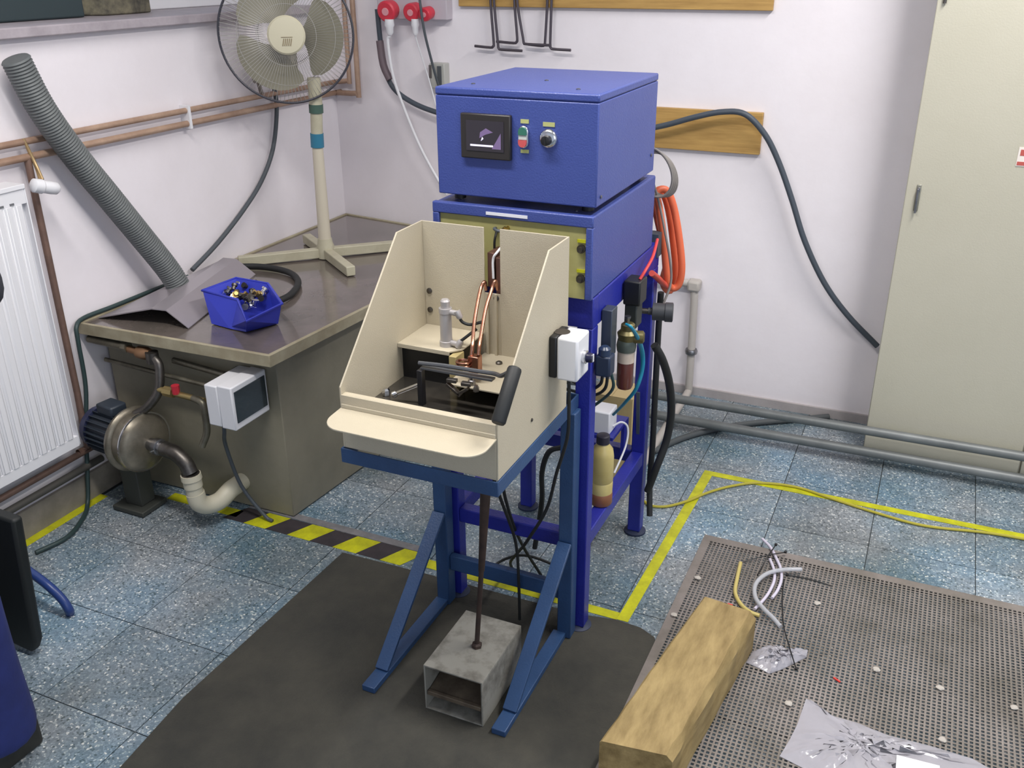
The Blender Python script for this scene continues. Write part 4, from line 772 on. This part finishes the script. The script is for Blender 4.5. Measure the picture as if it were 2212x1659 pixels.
me.materials.append(M('perforated_metal', (150,142,138), 0.5, 0.35, col2=(112,106,98), scale=5))
o = bpy.data.objects.new('perforated_panel', me); C.objects.link(o); o.parent = ps; W[o] = W[ps].copy()
MB().box(sx0,sx0+0.004,sy0,sy1,0.0052,0.0135).box(sx1-0.004,sx1,sy0,sy1,0.0052,0.0135).box(sx0,sx1,sy1-0.004,sy1,0.0052,0.0135).box(sx0,sx1,sy0,sy0+0.004,0.0052,0.0135).build('edge_fold', M('edge_fold', (146,140,138), 0.5, 0.3), ps)
# wooden beam
wb = M('beam_wood', (168,146,98), 0.65, col2=(118,98,58), scale=5, stretch=(5,1.3,5), lo=0.3, hi=0.7, bump=0.35, bscale=12)
def beam():
    random.seed(11); mb = MB(); vs = []; ns = 14
    a = [Vector(p) for p in ((-0.458,1.455),(-0.303,1.470),(-0.236,2.025),(-0.375,2.038))] if False else None
    A, B, Cc, D = Vector((-0.458,1.455,0)), Vector((-0.303,1.472,0)), Vector((-0.236,2.023,0)), Vector((-0.376,2.036,0))
    for i in range(ns+1):
        t = i/ns; l = A.lerp(D,t); r = B.lerp(Cc,t)
        w_ = lambda s: random.uniform(-s,s)
        zt = 0.136+w_(0.0015)
        vs += [l+Vector((w_(.001),0,0.017)), r+Vector((w_(.001),0,0.017)), r+Vector((w_(.002),0,zt-0.014-0.006*t)), r+Vector((-0.014+w_(.003),0,zt)), l+Vector((0.005,0,zt)), l+Vector((w_(.001),0,zt-0.005))]
    f_ = [(0,1,2,3,4,5)[::-1], tuple(ns*6+k for k in range(6))]
    for i in range(ns):
        for k in range(6): f_.append((i*6+k, i*6+(k+1)%6, (i+1)*6+(k+1)%6, (i+1)*6+k))
    mb.add(vs, f_); return mb
beam().build('wooden_beam', wb, label='thick rough wooden beam lying on the perforated sheet', cat='beam', smooth=True)
# tube offcuts, ties, bags
ZT = 0.0155
ym = M('tube_yellowed', (190,174,104), 0.3, coat=0.3); cm = M('tube_clear', (196,198,204), 0.12, alpha=0.62, coat=0.6); wm_ = M('tube_milky', (204,198,214), 0.3, coat=0.3)
MB().tube([(-0.342,2.389,0.022),(-0.335,2.307,0.022),(-0.326,2.240,0.022),(-0.301,2.194,0.022),(-0.271,2.170,0.022),(-0.244,2.164,0.022)], 0.0058, 12).build('tube_offcut', ym, label='yellowed curved tube offcut beside the far end of the wooden beam', cat='tube')
MB().tube([(-0.171,2.411,0.034),(-0.222,2.386,0.034),(-0.261,2.346,0.034),(-0.279,2.285,0.034),(-0.268,2.225,0.034),(-0.238,2.186,0.032),(-0.208,2.164,0.026),(-0.184,2.140,0.022)], 0.0062, 12).build('tube_offcut', cm, label='clear curved tube offcut lying over the milky tubes', cat='tube')
MB().tube([(-0.307,2.543,0.022),(-0.276,2.507,0.022),(-0.252,2.460,0.022),(-0.229,2.408,0.022),(-0.218,2.354,0.022),(-0.219,2.299,0.022),(-0.227,2.256,0.022)], 0.0045, 10).build('tube_offcut', wm_, label='milky tube offcut, the longer one reaching off the far sheet edge', cat='tube')
MB().tube([(-0.266,2.443,0.022),(-0.245,2.391,0.022),(-0.236,2.341,0.022),(-0.239,2.283,0.022),(-0.248,2.235,0.022),(-0.262,2.187,0.022)], 0.0045, 10).build('tube_offcut', wm_, label='milky tube offcut, the inner one under the clear tube', cat='tube')
tie = M('cable_tie', (18,18,22), 0.45)
for pts, lb, hd_ in (([(-0.229,2.486,0.030),(-0.273,2.449,0.031),(-0.337,2.402,0.020)], 'black cable tie lying across the milky tubes', 0),
                ([(-0.262,2.514,0.030),(-0.272,2.443,0.034),(-0.279,2.402,0.022),(-0.286,2.355,0.018)], 'black cable tie crossing the other tie at the far sheet edge', 0),
                ([(-0.211,2.363,0.018),(-0.202,2.278,0.018),(-0.178,2.153,0.020),(-0.146,2.040,0.040),(-0.120,1.991,0.020)], 'long black cable tie reaching from the tubes over the small plastic bag', -1),
                ([(-0.207,2.389,0.018),(-0.150,2.395,0.018),(-0.081,2.387,0.018)], 'black cable tie lying right of the tubes', 0)):
    t = thing('cable_tie', pts[0], lb, 'cable tie')
    MB().tube(pts, 0.0017, 6).build('strap', tie, t)
    p = Vector(pts[hd_]); MB().box(p.x-0.004,p.x+0.004,p.y-0.004,p.y+0.004,p.z-0.002,p.z+0.004).build('tie_head', tie, t, bevel=0.001)
bagm = M('bag_plastic', (184,182,190), 0.2, coat=0.7, alpha=0.62, bump=0.6, bscale=40)
def bag(outline, h, name, lb, seed, mt, parent=None, nr=9, nm=None):
    random.seed(seed); n = len(outline); cx = sum(p[0] for p in outline)/n; cy_ = sum(p[1] for p in outline)/n
    pts = []                                   # resample outline
    for i in range(n):
        a = outline[i]; b_ = outline[(i+1)%n]
        for k in range(5): t = k/5; pts.append((a[0]*(1-t)+b_[0]*t, a[1]*(1-t)+b_[1]*t))
    n = len(pts); vs = []; f_ = []
    for i in range(nr+1):
        t = 1-i/nr
        for x, y in pts:
            hh = h*(1-t**3)*(0.75+0.5*random.random())+random.uniform(-1,1)*0.0025*(i > 0)
            jt = 0.012*(1-t)*len(outline)/11; vs.append((cx+(x-cx)*t+random.uniform(-jt,jt), cy_+(y-cy_)*t+random.uniform(-jt,jt), ZT+0.0012+max(0.0008,hh)))
    for i in range(nr):
        for k in range(n): f_.append((i*n+k, i*n+(k+1)%n, (i+1)*n+(k+1)%n, (i+1)*n+k))
    f_.append(tuple(nr*n+k for k in range(n)))
    base = len(vs); vs += [(x,y,ZT+0.0006) for x, y in pts]; f_ += [(k, base+k, base+(k+1)%n, (k+1)%n) for k in range(n)]; f_.append(tuple(base+k for k in range(n))[::-1])
    return MB().add(vs, f_)
o1 = [(-0.240,1.968,0.016),(-0.233,2.017,0.016),(-0.205,2.053,0.016),(-0.167,2.070,0.016),(-0.145,2.048,0.016),(-0.104,2.081,0.016),(-0.103,2.051,0.016),(-0.129,2.013,0.016),(-0.152,1.980,0.016),(-0.179,1.950,0.016),(-0.206,1.960,0.016)]
bag(o1, 0.018, 'plastic_bag', '', 4, bagm).build('plastic_bag', bagm, label='small crumpled clear plastic bag beside the wooden beam', cat='bag')
o2 = [(-0.082,1.896,0.016),(-0.070,1.897,0.016),(-0.025,1.864,0.016),(0.038,1.864,0.016),(0.110,1.852,0.016),(0.198,1.857,0.016),(0.285,1.854,0.016),(0.331,1.834,0.016),(0.303,1.698,0.016),(0.153,1.631,0.016),(0.012,1.648,0.016),(-0.056,1.674,0.016),(-0.109,1.688,0.016),(-0.097,1.745,0.016),(-0.088,1.803,0.016)]
bb_ = thing('plastic_bag', (0.1,1.75,ZT), 'large flat clear plastic bag with a white slip, at the bottom edge', 'bag')
bag(o2, 0.012, '', '', 9, bagm).build('bag_film', bagm, bb_)
q0, q1, q2, q3 = (0.129,1.780,0.032),(0.217,1.785,0.032),(0.225,1.673,0.032),(0.131,1.658,0.032)
MB().prism([q0[:2],q1[:2],q2[:2],q3[:2]], 'z', 0.0325, 0.0335).build('paper_slip', M('paper_white', (238,238,242), 0.6), bb_, smooth=False)
crl = ['near its far left corner','at its left edge, beside the beam','just above the large plastic bag','right of centre','right of the tied tubes','in the middle right','right of the large plastic bag','at the right frame edge']
for i, p in enumerate(((-0.441,2.271,0.016),(-0.459,2.079,0.016),(-0.118,1.862,0.016),(0.212,2.065,0.016),(-0.109,2.288,0.016),(0.064,2.072,0.016),(0.222,1.886,0.016),(0.375,2.065,0.016))):
    random.seed(i); bm = bmesh.new(); bmesh.ops.create_icosphere(bm, subdivisions=2, radius=0.010)
    for v_ in bm.verts: v_.co *= random.uniform(0.75,1.1); v_.co.z *= 0.35
    mb = MB().add([(v_.co.x+p[0], v_.co.y+p[1], v_.co.z+p[2]+0.0032) for v_ in bm.verts], [[v_.index for v_ in fc_.verts] for fc_ in bm.faces]); bm.free()
    mb.build('plaster_crumb', M('crumb', (176,170,162), 0.8) if i == 0 else bpy.data.materials['crumb'], label='flat pale plaster crumb on the perforated sheet, '+crl[i], cat='crumb', group='plaster crumbs on the sheet')
rw = M('red_scrap', (204,60,52), 0.5)
MB().obox((-0.328,2.184,0.019), (1,-0.1,0), (0,1,0), 0.014, 0.004, 0.004).build('red_scrap', rw, label='tiny red scrap at the far end of the wooden beam', cat='scrap')
MB().obox((-0.022,1.994,0.018), (1,-0.6,0), (0,1,0), 0.020, 0.004, 0.003).build('red_scrap', rw, label='tiny red scrap lying in the middle of the perforated sheet', cat='scrap')

# ------------------------------------------------------------------ black chair at the left edge
ch = thing('chair', (-2.1, 1.3, 0), 'black-sided chair with a bent blue tube leg, at the left edge of the photo', 'chair')
cbk = M('chair_black', (18,22,22), 0.6)
MB().prism([(-2.35,0.05),(-1.945,0.012),(-1.925,0.05),(-1.885,0.43),(-2.33,0.45)], 'y', 1.262, 1.292).build('side_panel', cbk, ch, bevel=0.008)
MB().box(-2.33,-2.15,0.88,1.262,0.40,0.45).build('seat', cbk, ch, bevel=0.012)
btm = M('tube_blue', (40,62,120), 0.35)
MB().tube([(-2.33,1.275,0.40),(-2.335,1.33,0.20),(-2.32,1.41,0.13),(-2.200,1.449,0.115),(-2.126,1.431,0.110),(-2.046,1.419,0.095),(-2.003,1.421,0.060),(-1.984,1.421,0.030),(-1.997,1.432,0.004)], 0.0125, 12).build('tube_leg', btm, ch)
MB().tube([(-2.30,0.92,0.40),(-2.31,0.90,0.2),(-2.31,0.88,0.004)], 0.0125, 12).build('tube_leg', btm, ch)

# ------------------------------------------------------------------ person at the left edge
pr_ = thing('person', (-1.875, 1.065, 0), 'person in loose dark blue work trousers standing at the left edge', 'person')
def skin(name, joints, edges, mat_, parent, lvl=2):
    me = bpy.data.meshes.new(name); W0 = W[parent]
    me.from_pydata([Vector(p[:3])-W0 for p in joints], edges, []); me.materials.append(mat_)
    o = bpy.data.objects.new(name, me); C.objects.link(o); o.parent = parent; W[o] = W0
    sm = o.modifiers.new('skin', 'SKIN'); sm.use_smooth_shade = True
    for i, p in enumerate(joints):
        d = me.skin_vertices[0].data[i]; r = p[3]; d.radius = (r, r) if not isinstance(r, tuple) else r; d.use_root = (i == 0)
    ss = o.modifiers.new('sub', 'SUBSURF'); ss.levels = lvl; ss.render_levels = lvl
    return o
skn = M('skin', (206,158,130), 0.5); trm = M('trouser_blue', (34,46,112), 0.8, col2=(24,34,88), scale=6, bump=0.5, bscale=20); jkm = M('jacket_dark', (44,46,54), 0.8, bump=0.3, bscale=20)
px0, py0 = -1.882, 1.065
def Q(x, y, z, r): return (px0+x, py0+y, z, r)
# facing +y / +x: standing, right leg nearest the machine
# facing away from the wall, elbows bent back
body = [Q(0,0,0.98,0.09), Q(0,0,1.12,0.09), Q(0,0,1.30,0.09), Q(0,0.0,1.42,0.06), Q(0,0,1.50,0.05), Q(0.0,-0.01,1.57,0.062), Q(0.0,-0.02,1.66,0.085), Q(0.0,-0.015,1.72,0.06),
        Q(0.10,-0.02,0.94,0.085), Q(0.185,-0.09,0.50,0.058), Q(0.165,-0.07,0.10,0.036), Q(0.165,-0.15,0.045,0.032),
        Q(-0.10,0.0,0.94,0.085), Q(-0.13,-0.03,0.52,0.058), Q(-0.13,0.02,0.10,0.036), Q(-0.13,-0.07,0.045,0.032),
        Q(0.15,0.0,1.40,0.036), Q(0.215,0.13,1.05,0.040), Q(0.17,-0.10,1.06,0.030), Q(0.15,-0.16,1.07,0.028),
        Q(-0.15,0.0,1.40,0.036), Q(-0.21,0.12,1.08,0.040), Q(-0.16,-0.10,1.06,0.030), Q(-0.14,-0.16,1.07,0.028)]
ed = [(0,1),(1,2),(2,3),(3,4),(4,5),(5,6),(6,7),(0,8),(8,9),(9,10),(10,11),(0,12),(12,13),(13,14),(14,15),(3,16),(16,17),(17,18),(18,19),(3,20),(20,21),(21,22),(22,23)]
bo = skin('body', body, ed, skn, pr_)
skin('trousers', [Q(0,0,1.08,0.132), Q(0.10,-0.02,0.90,0.112), Q(0.150,-0.06,0.66,0.092), Q(0.186,-0.09,0.47,0.082), Q(0.180,-0.08,0.26,0.078), Q(0.168,-0.075,0.10,0.088), Q(0.168,-0.075,0.045,0.086),
                  Q(-0.10,0.0,0.90,0.112), Q(-0.13,-0.02,0.52,0.088), Q(-0.13,0.01,0.22,0.078), Q(-0.13,0.01,0.045,0.082)],
     [(0,1),(1,2),(2,3),(3,4),(4,5),(5,6),(0,7),(7,8),(8,9),(9,10)], trm, pr_)
skin('jacket', [Q(0,0,0.87,0.168), Q(0,0,1.16,0.150), Q(0,0,1.36,0.150), Q(0,0,1.49,0.082), Q(0.17,0.0,1.41,0.075), Q(0.213,0.13,1.05,0.046), Q(0.18,-0.06,1.06,0.044),
                Q(-0.17,0.0,1.41,0.075), Q(-0.21,0.12,1.08,0.054), Q(-0.17,-0.06,1.06,0.044)], [(0,1),(1,2),(2,3),(2,4),(4,5),(5,6),(2,7),(7,8),(8,9)], jkm, pr_)
bmh = bmesh.new(); bmesh.ops.create_icosphere(bmh, subdivisions=3, radius=1.0)
MB().add([(px0+v_.co.x*0.092, py0-0.005+v_.co.y*0.098, 1.700+v_.co.z*(0.078 if v_.co.z > 0 or v_.co.y < 0 else 0.12)) for v_ in bmh.verts], [[v_.index for v_ in fc_.verts] for fc_ in bmh.faces]).build('hair', M('hair_brown', (48,36,28), 0.8), pr_); bmh.free()
shm = M('shoe_black', (34,34,30), 0.5)
for x, y in ((0.165,-0.13), (-0.13,-0.06)):
    mb = MB(); sp = [(-0.13,0.035),(-0.12,0.042),(-0.04,0.040),(0.05,0.047),(0.11,0.044),(0.145,0.025)]
    o_ = [(px0+x+w_, py0+y-d) for d, w_ in sp]+[(px0+x-w_, py0+y-d) for d, w_ in sp[::-1]]
    sh_ = mb.prism(o_, 'z', 0.001, 0.07).build('shoe', shm, pr_, bevel=0.015, seg=3)
for hx, hy, sg in ((0.15,-0.16,-1), (-0.14,-0.16,1)):
    c0 = Vector((px0+hx, py0+hy, 1.07)); fj = [(c0.x,c0.y,c0.z,0.022),(c0.x-0.005*sg,c0.y-0.045,c0.z-0.005,0.026)]; fe = [(0,1)]
    for k in range(4):
        b0 = len(fj); xx = c0.x+(-0.027+0.018*k); ln = (0.075,0.085,0.080,0.062)[k]
        fj += [(xx,c0.y-0.075,c0.z-0.006,0.0095),(xx,c0.y-0.075-ln*0.5,c0.z-0.016,0.0085),(xx,c0.y-0.075-ln*0.85,c0.z-0.040,0.0075)]; fe += [(1,b0),(b0,b0+1),(b0+1,b0+2)]
    b0 = len(fj); fj += [(c0.x-0.036*sg,c0.y-0.035,c0.z-0.012,0.011),(c0.x-0.050*sg,c0.y-0.070,c0.z-0.025,0.009)]; fe += [(0,b0),(b0,b0+1)]
    skin('hand', fj, fe, skn, pr_, 1)
hcn = Vector((px0, py0-0.02, 1.65))
fcm = M('eye_white', (235,235,230), 0.3); irm = M('iris_dark', (40,30,24), 0.3)
for s_ in (-1, 1):
    e = hcn+Vector((0.030*s_,-0.082,0.012)); eo = MB().lathe(e+Vector((0,0.008,0)), (0,-1,0), [(0,0.011),(0.006,0.010),(0.010,0.005),(0.011,0.001)], 12).build('eye', fcm, pr_)
    MB().lathe(e-Vector((0,0.0025,0)), (0,-1,0), [(0,0.005),(0.0015,0.004)], 10).build('iris', irm, eo)
    MB().lathe(hcn+Vector((0.082*s_,0.0,0.0)), (s_,0,0), [(0,0.022),(0.008,0.024),(0.012,0.015)], 14).build('ear', skn, pr_)
MB().prism([(-0.075,0.03),(-0.112,-0.018),(-0.105,-0.028),(-0.075,-0.03)], 'x', -0.010, 0.010).build('nose', skn, pr_, bevel=0.005)
no = [o for o in bpy.data.objects if o.name == 'nose'][0]; no.location = hcn + Vector((0,-0.092,-0.030)) - W[pr_]
MB().obox(hcn+Vector((0,-0.086,-0.052)), (1,0,0), (0,1,0), 0.044, 0.008, 0.009).build('mouth', M('lips', (170,100,90), 0.5), pr_, bevel=0.003)
